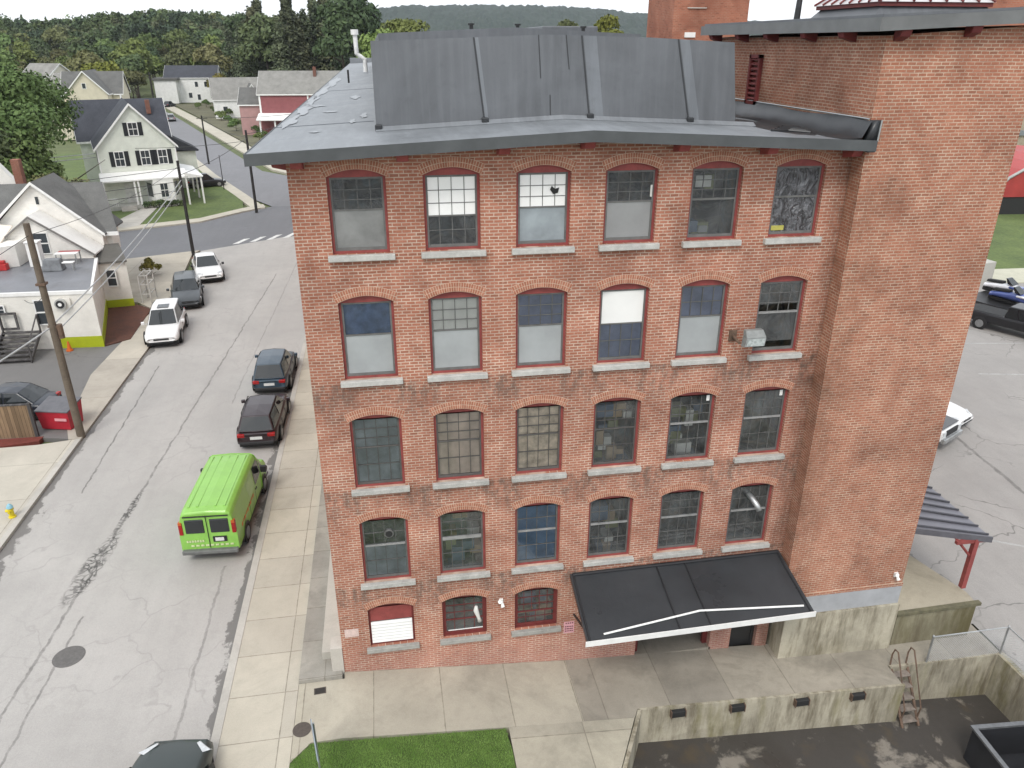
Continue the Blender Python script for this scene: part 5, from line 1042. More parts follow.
# plank fence, red bin, hydrant
fe = empty('plank_fence', (-18,17.9,0), 0, 'weathered brown plank fence beside the red bin', 'fence')
off(MB().prism([(-30,18.1),(-14.62,17.55),(-14.62,17.60),(-30,18.15)], -.1, 1.62).build('planks', plank_mat('fence_wood', (.23,.16,.10), .16)), fe)
off(MB().prism([(-14.62,17.5),(-14.48,17.5),(-14.48,17.64),(-14.62,17.64)], -.1, 1.72).build('post', GW), fe); off(MB().prism([(-30,18.08),(-14.62,17.53),(-14.62,17.64),(-30,18.19)], 1.62, 1.68).build('cap_rail', GW), fe)
db = empty('red_bin', (-13.75,18.6,-.04), R_(-14), 'red steel refuse bin with grey lid at the foot of the utility pole', 'bin')
MB().hexa([(-.72,-.5,.05),(.72,-.5,.05),(.72,.5,.05),(-.72,.5,.05)], [(-.8,-.6,1.0),(.8,-.6,1.0),(.8,.6,1.22),(-.8,.6,1.22)]).build('container', M('red_bin_paint', (.40,.02,.035), .5, .15, 3), db)
MB().hexa([(-.83,-.64,1.0),(.83,-.64,1.0),(.83,.63,1.22),(-.83,.63,1.22)], [(-.83,-.64,1.05),(.83,-.64,1.05),(.83,.63,1.28),(-.83,.63,1.28)]).build('lid', M('grey_bin_lid', (.11,.11,.12), .5, .2, 4), db)
MB().box(.1,-.62,.55,.68,-.585,.68).build('pale_label', M('pink_label', (.62,.30,.32), .6), db)
hy = empty('fire_hydrant', (-12.82,10.4,-.01), 0, 'yellow fire hydrant with pale blue cap near the left kerb', 'hydrant'); hy.scale = (.82,.82,.82)
YEL = M('hydrant_yellow', (.62,.50,.02), .5); m = MB(); m.tube([(0,0,0),(0,0,.06),(0,0,.07),(0,0,.52)], [.17,.17,.115,.115], 14); m.build('barrel', YEL, hy); MB().tube([(0,-.22,.36),(0,.22,.36)], .06, 10).build('nozzle', YEL, hy); MB().tube([(-.22,0,.36),(.0,0,.36)], .075, 10).build('nozzle', YEL, hy); MB().tube([(0,0,.52),(0,0,.56),(0,0,.66),(0,0,.74)], [.15,.15,.11,.04], 14).build('cap', M('hydrant_blue', (.25,.48,.58), .5), hy)
# ---- far houses
def far_house(name, label, loc, rz, W_, D_, ze, zr, axis, wm, rm, wins=(), extra=None):
    r = empty(name, loc, R_(rz), label, 'house'); gable(r, 0,0,W_,D_,0,ze,zr,axis,wm,rm)
    for (u, z, w_, h_, fc, at) in wins: hwin(r,u,z,w_,h_,fc,at,cross=False)
    if extra: extra(r)
    return r
YELS = siding_mat('yellow_siding', (.66,.61,.48)); WS2 = siding_mat('white_far_siding', (.82,.82,.80)); REDS = siding_mat('raspberry_siding', (.27,.095,.10)); PINKS = siding_mat('pink_siding', (.45,.27,.26))
far_house('gabled_house', 'yellow house with white trimmed gable behind the pale green house', (-55.6,148,-.1), 6, 7.2, 11, 8.4, 12.2, 'y', YELS, SH['grey'], [(1.9,5.4,.6,1.2,'front',0),(4.2,5.4,.6,1.2,'front',0),(3.4,9.2,.6,.9,'front',0),(3.2,2.2,.7,1.2,'front',0)],
    lambda r: (gable(r,-1.5,4,9.0,12,0,8.2,11.9,'x',YELS,SH['grey']), MB().box(-2.6,-.5,0,-.1,4,6.0).build('side_wing', YELS, r)))
far_house('gabled_house', 'white house with flat grey porch left of the yellow gable', (-69.5,178,-.1), -8, 7.5, 9, 7.8, 10.8, 'x', WS2, SH['pale'], [(2.0,4.6,.8,1.3,'front',0),(6.5,4.6,.8,1.3,'front',0)], lambda r: (MB().box(1.5,-3.5,5.6,7.5,-.1,6.4).build('porch_roof', WS2, r), MB().box(1.8,-3.2,0,7.2,-.2,5.5).build('porch', WS2, r), hwin(r,5,3.2,1,1.5,'front',-3.2), hwin(r,3,3.2,1,1.5,'front',-3.2)))
far_house('gabled_house', 'cream house at far left with pale pitched roof above the trees', (-79.5,190,-.1), -22, 7.5, 9, 9.8, 12.6, 'x', siding_mat('ivory_siding', (.70,.67,.58)), SH['pale'], [(4,7.2,.8,1.3,'front',0)])
far_house('gabled_house', 'white two storey house with dark roof where the far street ends', (-62,250,-.1), 0, 15.5, 9, 7.4, 10.6, 'x', WS2, SH['slate'], [(9.2,4.6,.9,1.5,'front',0),(12.0,4.6,.9,1.5,'front',0),(7.0,1.4,1.,1.5,'front',0),(9.5,.8,.9,1.6,'front',0)],
    lambda r: (MB().box(-2.8,-4,6.7,4.6,5,7.3).build('side_roof', SH['grey'], r), MB().box(-2.4,-3.6,0,4.0,4.5,6.7).build('side_wing', WS2, r), MB().box(13.6,-.5,1.2,15.6,-.0,6).build('dark_porch', SHUT, r)))
far_house('gabled_house', 'small white house with pale grey roof left of the red house', (-37.0,190,-.1), 12, 11, 9, 4.6, 9.2, 'x', WS2, SH['pale'], [(2.5,1.4,1,1.4,'front',0),(7.5,1.4,1,1.4,'front',0)], lambda r: gable(r, 6.5,-4,11.5,3,0,4.2,8.0,'y',WS2,SH['grey']))
def rx(r):
    for x in (.3,3.2,6.0,9.0,12,15): MB().box(x-.14,-3.0,0,x+.14,-2.7,3.2).build('porch_post', WHITE, r)
    MB().hexa([(-.3,-3.3,3.1),(16,-3.3,3.1),(16,-.05,3.8),(-.3,-.05,3.8)], [(-.3,-3.3,3.3),(16,-3.3,3.3),(16,-.05,4.3),(-.3,-.05,4.3)]).build('porch_roof', WS2, r)
    MB().box(0,-.08,3.9,9.5,-.03,7.3).build('red_panel', REDS, r); MB().box(-.0,-.1,4.0,.35,-.02,8).build('corner_board', WHITE, r); MB().box(9.5,-.1,3.8,9.8,-.02,7.6).build('corner_board', WHITE, r)
    MB().box(10.6,3.6,9.6,11.2,4.2,12.8).build('chimney', M('chimney_brown', (.17,.08,.06), .9), r)
    gable(r, -4.2,1,.0,8,0,6.0,8.8,'x',PINKS,SH['grey'])
far_house('gabled_house', 'raspberry red house with broad grey roof and white porch posts', (-20.8,150,-.1), -4, 17, 10, 8.0, 11.9, 'x', siding_mat('rose_siding', (.30,.12,.12)), SH['pale'], [(11.5,4.9,1.,1.5,'front',0)], rx)
#__PART4__
# ------------------------------------------------------------------ trees
def quads_mesh(name, C_, N_, S_, mat, tint=None, smooth=False):
    """n leaf clumps: centre, facing, size -> one mesh"""
    n = len(C_); a = np.cross(N_, RNG.normal(size=(n,3))); a /= np.linalg.norm(a,axis=1)[:,None]+1e-9; b = np.cross(N_, a)
    s = S_[:,None]; e = RNG.uniform(.6,1.25,(n,4,1))
    V = np.stack([C_-a*s*e[:,0]*.9, C_+b*s*e[:,1]*.55+a*s*.1, C_+a*s*e[:,2]*.9, C_-b*s*e[:,3]*.55-a*s*.1], 1).reshape(-1,3)
    me = bpy.data.meshes.new(name); me.vertices.add(len(V)); me.vertices.foreach_set('co', V.astype(np.float32).ravel())
    me.loops.add(4*n); me.loops.foreach_set('vertex_index', np.arange(4*n, dtype=np.int32))
    me.polygons.add(n); me.polygons.foreach_set('loop_start', np.arange(0,4*n,4,dtype=np.int32)); me.polygons.foreach_set('loop_total', np.full(n,4,dtype=np.int32))
    me.materials.append(mat); me.update(calc_edges=True)
    if tint is not None:
        at = me.color_attributes.new('tint','FLOAT_COLOR','POINT'); t4 = np.concatenate([np.repeat(tint,4,0), np.ones((4*n,1))],1); at.data.foreach_set('color', t4.astype(np.float32).ravel())
    return me
def crown_pts(kind, n, h, r, z0):
    """leaf clump centres and facings for a crown of height h, radius r, from z0 up"""
    if kind == 'conifer':
        t = RNG.beta(1.1,1.6,n); ang = RNG.uniform(0,6.283,n); tier = np.floor(t*11)/11
        rad = r*(1-t)**.8*(.55+.45*RNG.random(n)**.5)*(.72+.28*np.cos(ang*5+tier*37))*(1-.35*((t*11)%1))
        C_ = np.stack([rad*np.cos(ang), rad*np.sin(ang), z0+t*h-.06*rad],1); N_ = np.stack([np.cos(ang)*.6,np.sin(ang)*.6,np.ones(n)*.8],1)+RNG.normal(size=(n,3))*.45
    elif kind == 'pine':     # tall, open, layered
        k = 34; lv = np.sort(np.concatenate([RNG.uniform(.02,1,k-3), [.90,.96,1.0]])); i = RNG.integers(0,k,n); t = lv[i]; ba = RNG.uniform(0,6.283,k)
        br = r*(1.03-.80*t)*RNG.uniform(.55,1,k)[i]*np.where(t < .1, .8, 1); a = ba[i]+RNG.normal(size=n)*1.3; rad = br*RNG.random(n)**.6
        C_ = np.stack([rad*np.cos(a), rad*np.sin(a), z0+t*h+RNG.normal(size=n)*.6-rad*.05],1); N_ = np.stack([np.cos(a)*.5,np.sin(a)*.5,np.ones(n)*.8],1)+RNG.normal(size=(n,3))*.5
    else:
        k = 15 if kind == 'round' else 9
        d = RNG.normal(size=(k,3)); d /= np.linalg.norm(d,axis=1)[:,None]; d[:,2] = np.abs(d[:,2])*.9-.15
        lc = d*np.array([r*.62,r*.62,h*.40])*RNG.uniform(.75,1.15,(k,1)); lr = RNG.uniform(.30,.52,k)*r
        i = RNG.integers(0,k,n); q = RNG.normal(size=(n,3)); q /= np.linalg.norm(q,axis=1)[:,None]; q[:,2] = np.where(q[:,2] < -.35, -q[:,2], q[:,2])
        C_ = lc[i]+q*lr[i][:,None]*(.62+.42*RNG.random(n))[:,None]*np.array([1,1,.85]); C_[:,2] += z0+h*(.5 if kind == 'round' else .33); N_ = q+RNG.normal(size=(n,3))*.5
    return C_, N_/np.linalg.norm(N_,axis=1)[:,None]
BARK = M('bark', (.075,.06,.048), .9, .3, 4)
LEAF = {'green': leaf_mat('leaf_green', (.062,.10,.03), (.125,.175,.06)), 'light': leaf_mat('leaf_light', (.095,.14,.035), (.18,.23,.075)), 'dark': leaf_mat('leaf_dark', (.045,.075,.034), (.095,.13,.055)), 'yellow': leaf_mat('leaf_yellow', (.10,.11,.02), (.20,.19,.04)), 'olive': leaf_mat('leaf_olive', (.09,.10,.04), (.155,.16,.07)), 'conifer': leaf_mat('needle_dark', (.055,.08,.046), (.11,.135,.075)), 'pine': leaf_mat('needle_brownish', (.085,.10,.056), (.15,.16,.09))}
def make_tree(name, kind, h, r, n, s, leaf, trunk_h=None, multi=False):
    root = empty(name); th = trunk_h if trunk_h is not None else h*.28
    C_, N_ = crown_pts(kind, n, h-th, r, th); S_ = RNG.uniform(.6,1.3,n)*s
    cr = bpy.data.objects.new('crown', quads_mesh('crown', C_, N_, S_, LEAF[leaf])); COL.objects.link(cr); cr.parent = root
    m = MB(); R0 = max(.05, h*.017)
    top = h*.93 if kind in ('conifer','pine') else h*.62
    m.tube([(0,0,-.3),(.03*h*.3,0,th),(0,.02*h,(th+top)/2),(0,0,top)], [R0*1.5,R0,R0*.7,R0*.2], 8)
    nb = 10 if kind == 'pine' else 6
    for i in range(nb):
        a = 2.4*i+.5; z = th+(top-th)*(.05+.85*i/nb); L_ = r*(.75 if kind != 'conifer' else .5)*(1-.5*i/nb)
        m.tube([(0,0,z),(math.cos(a)*L_*.5,math.sin(a)*L_*.5,z+L_*.22),(math.cos(a)*L_,math.sin(a)*L_,z+L_*(.5 if kind=='round' else .15))], [R0*.5,R0*.3,R0*.08], 6)
    m.build('trunk', BARK, root, smooth=True)
    return root
def put(o, x, y, z=-.1, rz=0, sc=1, label=None, cat='tree', group=None):
    o.location = (x,y,z); o.rotation_euler = (0,0,rz); o.scale = (sc,sc,sc*random.uniform(.92,1.08)) if sc != 1 else (1,1,1); return tag(o, label, cat, group)
# trees one can tell apart
put(make_tree('broadleaf_tree','round',15.6,9.6,24000,.26,'green',1.4), -33.8,71.5,label='large dense green tree left of the pale green house')
put(make_tree('broadleaf_tree','round',12.0,6.0,11000,.26,'dark',1.0), -36.5,63.5,label='dark green tree standing in front of the large green one at far left')
put(make_tree('broadleaf_tree','round',9.5,5.4,9000,.25,'green',.8), -33.0,63,label='round dark green tree cut by the left edge of the photo')
put(make_tree('leafy_shrub','bush',7.6,3.9,9000,.19,'olive',.4), -27.0,60,cat='shrub',label='tall olive shrub between the cream house and the pale green house')
put(make_tree('leafy_shrub','bush',6.6,3.2,6000,.18,'yellow',.3), -29.6,57,cat='shrub',label='yellowish shrub left of the tall olive shrub behind the cream house')
put(make_tree('leafy_shrub','bush',1.9,.95,1100,.11,'yellow',.05), -16.4,45.8,cat='shrub',label='small yellow green shrub at the back corner of the cream house')
put(make_tree('broadleaf_tree','round',14,5.5,3600,.5,'yellow',3), -62,192,label='yellow green tree rising behind the yellow house gable')
put(make_tree('broadleaf_tree','round',12,5,3000,.5,'olive',3), -72,205,label='tan tinged tree beside the yellow green one behind the houses')
put(make_tree('broadleaf_tree','round',11,5,2600,.5,'olive',1.5), -67,232,label='round olive tree left of the white house at the far street end')
put(make_tree('broadleaf_tree','round',8.5,4.2,2600,.5,'yellow',1.0), -44.5,243,label='low yellow olive tree at the right end of the white far house')
put(make_tree('broadleaf_tree','round',24.5,5.6,6500,.42,'light',4), 7.6,128,label='light green tree behind the roof monitor left end near the vent pipe')
put(make_tree('broadleaf_tree','round',21.5,4.8,4500,.42,'light',4), 3.4,126,label='light green tree just left of the roof monitor')
put(make_tree('broadleaf_tree','round',24,4.6,4500,.42,'yellow',4), 43,126,label='pale yellow green treetop over the roof left of the brick stack')
put(make_tree('broadleaf_tree','round',23,4.2,4000,.42,'olive',4), 36.5,128,label='small olive treetop over the roof left of the pale yellow green one')
put(make_tree('broadleaf_tree','round',12.5,4.2,3000,.42,'light',2), -1.2,112,label='light green tree at the far left corner of the mill roof')
# rows behind the houses: copies of a few kinds
PR = [make_tree('broadleaf_tree','round',15.5,6.6,2600,.66,'green',2.5), make_tree('broadleaf_tree','round',16,6.2,2600,.66,'dark',2.5), make_tree('broadleaf_tree','round',14.5,6.4,2600,.66,'olive',2.5), make_tree('broadleaf_tree','round',15.5,6.0,2600,.66,'light',2.5), make_tree('conifer_tree','conifer',17,3.6,2400,.5,'conifer',1.5)]
LB = ['mid green leafy tree in the wood behind the houses', 'dark green leafy tree in the wood behind the houses', 'olive tinged tree in the wood behind the houses', 'bright green leafy tree in the wood behind the houses', 'narrow dark conifer in the wood behind the houses']
used = [False]*5; rr = random.Random(11); cnt = 0
def spot(px_y):
    return None
for row, (y0, n, xa, xb) in enumerate(((150,6,-112,-78),(185,7,-125,-86),(215,14,-140,-66),(252,20,-158,-66),(282,28,-175,-40),(312,28,-190,-20),(345,30,-205,0))):
    for i in range(n):
        x = xa+(xb-xa)*(i+rr.uniform(.1,.9))/n; y = y0+rr.uniform(-12,12); k = rr.choices(range(5), (5,3,3,2,2))[0]
        zg = 15*max(0,min(1,(y-270)/170))**1.3
        o = PR[k] if not used[k] else copy_tree(PR[k]); used[k] = True
        put(o, x, y, zg-.2, rr.uniform(0,6.28), rr.uniform(.78,1.18), LB[k], 'tree', 'trees of the wood behind the houses')
PN = [make_tree('pine_tree','pine',27,7.2,6500,.62,'pine',3), make_tree('pine_tree','pine',25,6.6,6000,.62,'conifer',2.5), make_tree('pine_tree','round',22,6.5,4600,.62,'dark',3)]
LP = ['tall open brownish pine behind the raspberry red house', 'tall dark layered pine behind the raspberry red house', 'rounded dark green tree among the pines behind the red house']
used = [False]*3
for i in range(34):
    x = -47+45*(i+rr.uniform(.1,.9))/34; y = 226+rr.uniform(-14,34)+(56 if x < -37 else 0); k = rr.choices(range(3), (4,4,2))[0]
    o = PN[k] if not used[k] else copy_tree(PN[k]); used[k] = True
    hs = 1.0 if x > -24 else .97
    if x > -14: hs = 1.1
    if k == 2: hs *= 1.2
    put(o, x, y, -.3, rr.uniform(0,6.28), hs*rr.uniform(.84,1.04), LP[k], 'tree', 'tall pines behind the red house')
# shrubs and hedge on the far street's right side
SB = make_tree('leafy_shrub','bush',2.2,1.3,700,.2,'green',.2); first = True
for i in range(16):
    u = (i+rr.uniform(.1,.9))/16; x = -14+u*-42+3.4+rr.uniform(0,4); y = 108+u*128
    o = SB if first else copy_tree(SB); first = False
    put(o, x, y, -.1, rr.uniform(0,6), rr.uniform(.6,1.5), 'green garden shrub beside the far street', 'shrub', 'garden shrubs beside the far street')
SB2 = make_tree('leafy_shrub','bush',.9,.6,300,.12,'dark',.1); first = True
for i in range(7):
    o = SB2 if first else copy_tree(SB2); first = False
    a = R_(19); u = 3.9+.62*i; vv_ = -2.1+.1*math.sin(i); put(o, -28.25+u*math.cos(a)-vv_*math.sin(a), 75.2+u*math.sin(a)+vv_*math.cos(a), -.05, i, rr.uniform(.8,1.2), 'low dark shrub along the front of the pale green house', 'shrub', 'low shrubs along the pale green house')
# the wooded hillside and the distant ridge
def smooth(t): t = np.clip(t,0,1); return t*t*(3-2*t)
gx = np.linspace(-700,400,56); gy = np.linspace(262,800,40)
def hz(x, y): return 17.5*np.clip((y-270)/170,0,1)**1.3*np.interp(x,[-700,-250,-150,-100,-40,30,400],[.8,.75,.95,1.15,.85,.35,.1])-.32
m = MB(); m.add([(x,y,float(hz(x,y))) for y in gy for x in gx], [(j*56+i,j*56+i+1,(j+1)*56+i+1,(j+1)*56+i) for j in range(39) for i in range(55)])
structure(m.build('hillside', EARTH))
NT_ = 1250; tx = RNG.uniform(-330,70,NT_); ty = 352+RNG.random(NT_)*190; keep = tx > -ty*.62-40; tx, ty = tx[keep], ty[keep]
Cs, Ns, Ss, Ts = [], [], [], []
base_t = np.array([[.075,.108,.048],[.056,.085,.042],[.096,.128,.054],[.09,.103,.055],[.12,.135,.053],[.046,.07,.042]])
for x, y in zip(tx, ty):
    con = RNG.random() < .16; n = 230; h = RNG.uniform(10,16); r = RNG.uniform(4.4,7.0)
    c, nn = crown_pts('conifer' if con else 'round', n, h*.85, r*(.6 if con else 1), h*.15); c += np.array([x,y,hz(x,y)])
    tt = base_t[RNG.choice(6, p=[.3,.2,.18,.16,.06,.10])]*RNG.uniform(.75,1.3); Cs.append(c); Ns.append(nn); Ss.append(RNG.uniform(.8,1.5,n)*.85); Ts.append(np.tile(tt,(n,1)))
wo = bpy.data.objects.new('forest', quads_mesh('forest', np.concatenate(Cs), np.concatenate(Ns), np.concatenate(Ss), tint_leaf_mat('forest_leaf'), np.concatenate(Ts))); COL.objects.link(wo)
tag(wo, 'mixed green forest covering the hillside behind the houses', 'forest', kind='stuff')
nx, ny = 420, 46; X_ = np.linspace(-900,2600,nx); Y_ = np.linspace(1300,3000,ny); GX, GY = np.meshgrid(X_, Y_)
prof = np.interp(X_, [-900,-300,-56,100,235,446,560,695,905,1100,1256,1700,2600],[30,45,96,112,114,116,113,104,88,80,76,66,50])
Zr = smooth((GY-1300)/1150)*prof[None,:]+(RNG.random((ny,nx))-.5)*9+np.sin(GX/60)*np.sin(GY/83)*4
Zr[0] = -3
me = bpy.data.meshes.new('ridge'); fs = [(j*nx+i,j*nx+i+1,(j+1)*nx+i+1,(j+1)*nx+i) for j in range(ny-1) for i in range(nx-1)]
me.from_pydata(np.stack([GX,GY,Zr],-1).reshape(-1,3).tolist(), [], fs); 
RM = NT('wooded_ridge_surface'); rp = RM.pos(); RM.fin(RM.mix(RM.ramp(RM.noise(rp, .05, 5, .7), .3, .7), (.012,.024,.02), (.03,.046,.03)), .9, 0, .1)
me.materials.append(RM.mat); ro = bpy.data.objects.new('wooded_ridge', me); COL.objects.link(ro); tag(ro, 'long wooded ridge on the horizon', 'ridge', kind='stuff')

# ------------------------------------------------------------------ poles and wires
POLEW = M('pole_wood', (.13,.105,.08), .9, .35, 2, fine=.3); POLED = M('dark_pole', (.028,.026,.025), .8, .3, 3)
def pole(x, y, h, r, mat, label, arms=()):
    p_ = empty('utility_pole', (x,y,-.2), 0, label, 'utility pole')
    MB().tube([(0,0,0),(0,0,h*.5),(0,0,h+.2)], [r*1.15,r,r*.8], 12).build('shaft', mat, p_)
    for (z, a, L_) in arms: MB().tube([(-math.cos(a)*L_,-math.sin(a)*L_,z),(math.cos(a)*L_,math.sin(a)*L_,z)], .05, 6).build('crossarm', mat, p_)
    return p_
p1 = pole(-12.53,17.3,10.1,.16,POLEW,'weathered wooden utility pole nearest the viewer at the left kerb')
m = MB(); m.tube([(.25,.05,5.1),(.25,.05,5.75)], .13, 10); m.build('bracket_box', RUST, p1); MB().box(-.2,-.06,5.6,.25,.06,5.7).build('bracket', RUST, p1); MB().box(-.19,-.19,7.6,.19,.19,7.7).build('band', RUST, p1)
pole(-13.55,48.3,8.5,.13,POLED,'slim black utility pole beside the farthest white car')
pole(-11.55,70.6,8.6,.14,POLED,'dark utility pole on the corner of the lawn beyond the crossing street')
pole(-24.0,110.4,7.0,.13,POLED,'short dark pole on the left pavement of the far street', [(6.8,.3,.8)])
pole(-17.6,86,4.2,.05,POLED,'thin sign post beside the lawn pavement')
pole(-57,214,10,.16,POLED,'distant utility pole by the far street left of the white house', [(9.6,.2,1.1)])
pole(-6.2,97.5,9.2,.14,POLED,'utility pole on the far corner just left of the mill eave', [(8.8,.4,.9)])
WIRE = M('wire_cable', (.05,.05,.05), .6); WIREP = M('pale_cable', (.36,.37,.37), .5)
def wire(a, b, sag, label, r=.018, mat=WIRE):
    a, b = Vector(a), Vector(b); pts = [a.lerp(b, t/14)+Vector((0,0,-sag*4*(t/14)*(1-t/14))) for t in range(15)]
    tag(MB().tube(pts, r, 5).build('overhead_wire', mat), label, 'wire')
wire((-12.5,17.3,5.55),(-13.5,48.3,7.0),.35,'upper pale cable from the wooden pole to the slim black pole',.035,WIREP)
wire((-12.5,17.3,5.15),(-13.5,48.3,6.6),.4,'lower pale cable from the wooden pole to the slim black pole',.03,WIREP)
wire((-12.6,17.3,5.45),(-16.2,12.0,3.9),.1,'thick pale cable running left from the wooden pole',.04,WIREP)
wire((-45,46,8.3),(-28.6,75.6,5.9),.25,'upper pale line from the left edge to the pale green house',.045,WIREP)
wire((-45,46,7.9),(-28.6,75.6,5.5),.25,'lower pale line from the left edge to the pale green house',.045,WIREP)
wire((-13.5,48.3,7.9),(-40,38,7.2),.3,'dark wire running left from the top of the slim black pole',.022)
wire((-13.5,48.3,6.9),(-40,40,6.1),.35,'middle dark wire running left from the slim black pole',.022)
wire((-13.5,48.3,6.2),(-40,41,5.4),.4,'lowest dark wire running left from the slim black pole',.025)
wire((-12.5,17.3,9.6),(-13.5,48.3,8.1),.5,'thin dark wire joining the tops of the two kerb poles',.014)
wire((-12.5,17.3,9.6),(-14,-12,9.4),.5,'thin dark wire running from the wooden pole top towards the viewer',.014)
wire((-12.5,17.3,7.0),(-19.0,29.7,3.1),.3,'thin service wire from the wooden pole to the cream house',.016)
wire((-13.5,48.3,7.4),(-11.55,70.6,7.8),.3,'dark wire between the slim black pole and the lawn corner pole',.025)
wire((-11.55,70.6,7.9),(-24,110.4,6.6),.5,'dark wire from the lawn corner pole up the far street',.03)
wire((-11.55,70.6,7.5),(-28,78,6.2),.3,'dark wire from the lawn corner pole to the pale green house',.025)
wire((-11.55,70.6,8.2),(-6.2,97.5,8.6),.4,'dark wire from the lawn corner pole to the pole by the mill eave',.03)
wire((-24,110.4,6.8),(-6.2,97.5,8.4),.4,'dark wire crossing the far street to the pole by the mill eave',.03)

# ------------------------------------------------------------------ small things in front
def flatdisc(name, x, y, r, z, mat, label, cat):
    m = MB(); m.tube([(x,y,z-.02),(x,y,z+.006)], r, 28)
    return tag(m.build(name, mat), label, cat)
IRON = M('cast_iron', (.085,.07,.06), .8, .35, 14, fine=.3)
flatdisc('manhole_cover', -8.02, 2.15, .46, ST+.002, M('street_iron', (.12,.115,.11), .75, .3, 12, fine=.3), 'round iron manhole cover in the street', 'manhole cover')
flatdisc('manhole_cover', -.72, -1.93, .25, .004, IRON, 'round rusty cover in the pavement near the grass bed', 'manhole cover')
gt = empty('drain_grate', (-.32,-.62,.004), R_(4), 'small square drain grate at the mill corner', 'grate')
MB().box(-.17,-.12,-.02,.17,.12,.004).build('frame', IRON, gt)
for k in range(5): MB().box(-.14,-.095+.04*k,.004,.14,-.075+.04*k,.012).build('bar', BLACK, gt)
sg = empty('street_sign', (-.1,-3.8,-.02), R_(12), 'thin diamond street sign seen edge on by the grass bed', 'sign')
MB().tube([(.03,0,-.2),(.03,0,2.2)], .025, 8).build('post', STEEL, sg)
MB().hexa([(-.012,0,.98),(-.012,.68,1.66),(-.012,0,2.34),(-.012,-.68,1.66)], [(.0,0,.98),(.0,.68,1.66),(.0,0,2.34),(.0,-.68,1.66)]).build('plate', M('sign_back', (.30,.36,.42), .35, .1, 4, metal=.4), sg)
# dock bumpers
BP = empty('dock_bumper', (10.0,-2.19,-1.0)); m = MB(); m.box(-.21,-.13,-.11,.21,0,.11); m.build('pad', BLACK, BP, bevel=.02)
for sx in (-.23,.21): MB().box(sx,-.14,-.13,sx+.02,0,.13).build('end_plate', RUST, BP)
for i, (x, lab) in enumerate(((9.98,'black rubber dock bumper nearest the ramp pavement'),(11.85,'second black dock bumper counted from the ramp pavement'),(13.94,'third black dock bumper on the mossy part of the wall'),(15.81,'black dock bumper nearest the steel ladder'))):
    o = BP if i == 0 else copy_tree(BP); o.location = (x,-2.19,apz(x)-.17); tag(o, lab, 'dock bumper', 'bumpers on the dock wall')
# steel stair ladder into the well
la = empty('dock_ladder', (17.9,-2.0,-1.2), 0, 'rusty steel stair with looped handrails going down into the dock well', 'ladder')
lx0, lx1 = 17.55, 18.05; top = (-1.45, -1.22); bot = (-2.35, -2.72)
for k in range(5):
    t = (k+.5)/5; y = top[0]+(bot[0]-top[0])*t; z = top[1]+(bot[1]-top[1])*t
    off(MB().box(lx0,y-.14,z-.03,lx1,y+.14,z).build('tread', M('tread_steel', (.20,.17,.145), .7, .3, 8), bevel=0), la)
for x in (lx0-.03, lx1+.03):
    off(MB().tube([(x,bot[0]-.1,bot[1]),(x,top[0]+.1,top[1]+.02)], .045, 8).build('stringer', RUST), la)
    off(MB().tube([(x,bot[0]+.05,bot[1]+.15),(x,bot[0]+.0,bot[1]+.65),(x,top[0]-.25,top[1]+.38),(x,top[0]-.05,top[1]+.72),(x,top[0]+.1,top[1]+.70),(x,top[0]+.16,top[1]+.45),(x,top[0]+.14,top[1])], .025, 8).build('handrail', RUST), la)
# chain-link fence along the well
cf = empty('chain_link_fence', (19.9,-1.4,-1.25), 0, 'grey chain link fence along the well walls at lower right', 'fence')
CL = M('galvanised_mesh', (.42,.43,.43), .5, .15, 4, metal=.3)
FP = [(18.75,-1.38),(21.45,-1.38),(21.48,-7.5)]
def fencepost(x, y): m = MB(); m.tube([(x,y,-1.35),(x,y,-.12)], .032, 8); m.tube([(x,y,-.12),(x,y,-.08)], [.04,.01], 8); off(m.build('post', STEEL), cf)
for x, y in ((18.75,-1.38),(21.45,-1.38),(21.47,-4.4),(21.48,-7.5)): fencepost(x, y)
for a, b in zip(FP, FP[1:]):
    off(MB().tube([(*a,-.16),(*b,-.16)], .02, 6).build('top_rail', STEEL), cf)
    L_ = math.dist(a, b); d = ((b[0]-a[0])/L_, (b[1]-a[1])/L_); H_ = 1.05; m = MB(); sp = .075; k = -int(H_/sp)
    n = int(L_/sp)
    for i in range(-int(H_/sp), n):
        for sgn in (1, -1):
            s0, s1 = i*sp, i*sp+H_; z0, z1 = (-1.24, -1.24+H_) if sgn > 0 else (-1.24+H_, -1.24)
            if s0 < 0: z0 += (0-s0)*sgn; s0 = 0
            if s1 > L_: z1 -= (s1-L_)*sgn; s1 = L_
            if s1 <= s0: continue
            m.tube([(a[0]+d[0]*s0,a[1]+d[1]*s0,z0),(a[0]+d[0]*s1,a[1]+d[1]*s1,z1)], .0042, 3, cap=False)
    off(m.build('mesh', CL), cf)
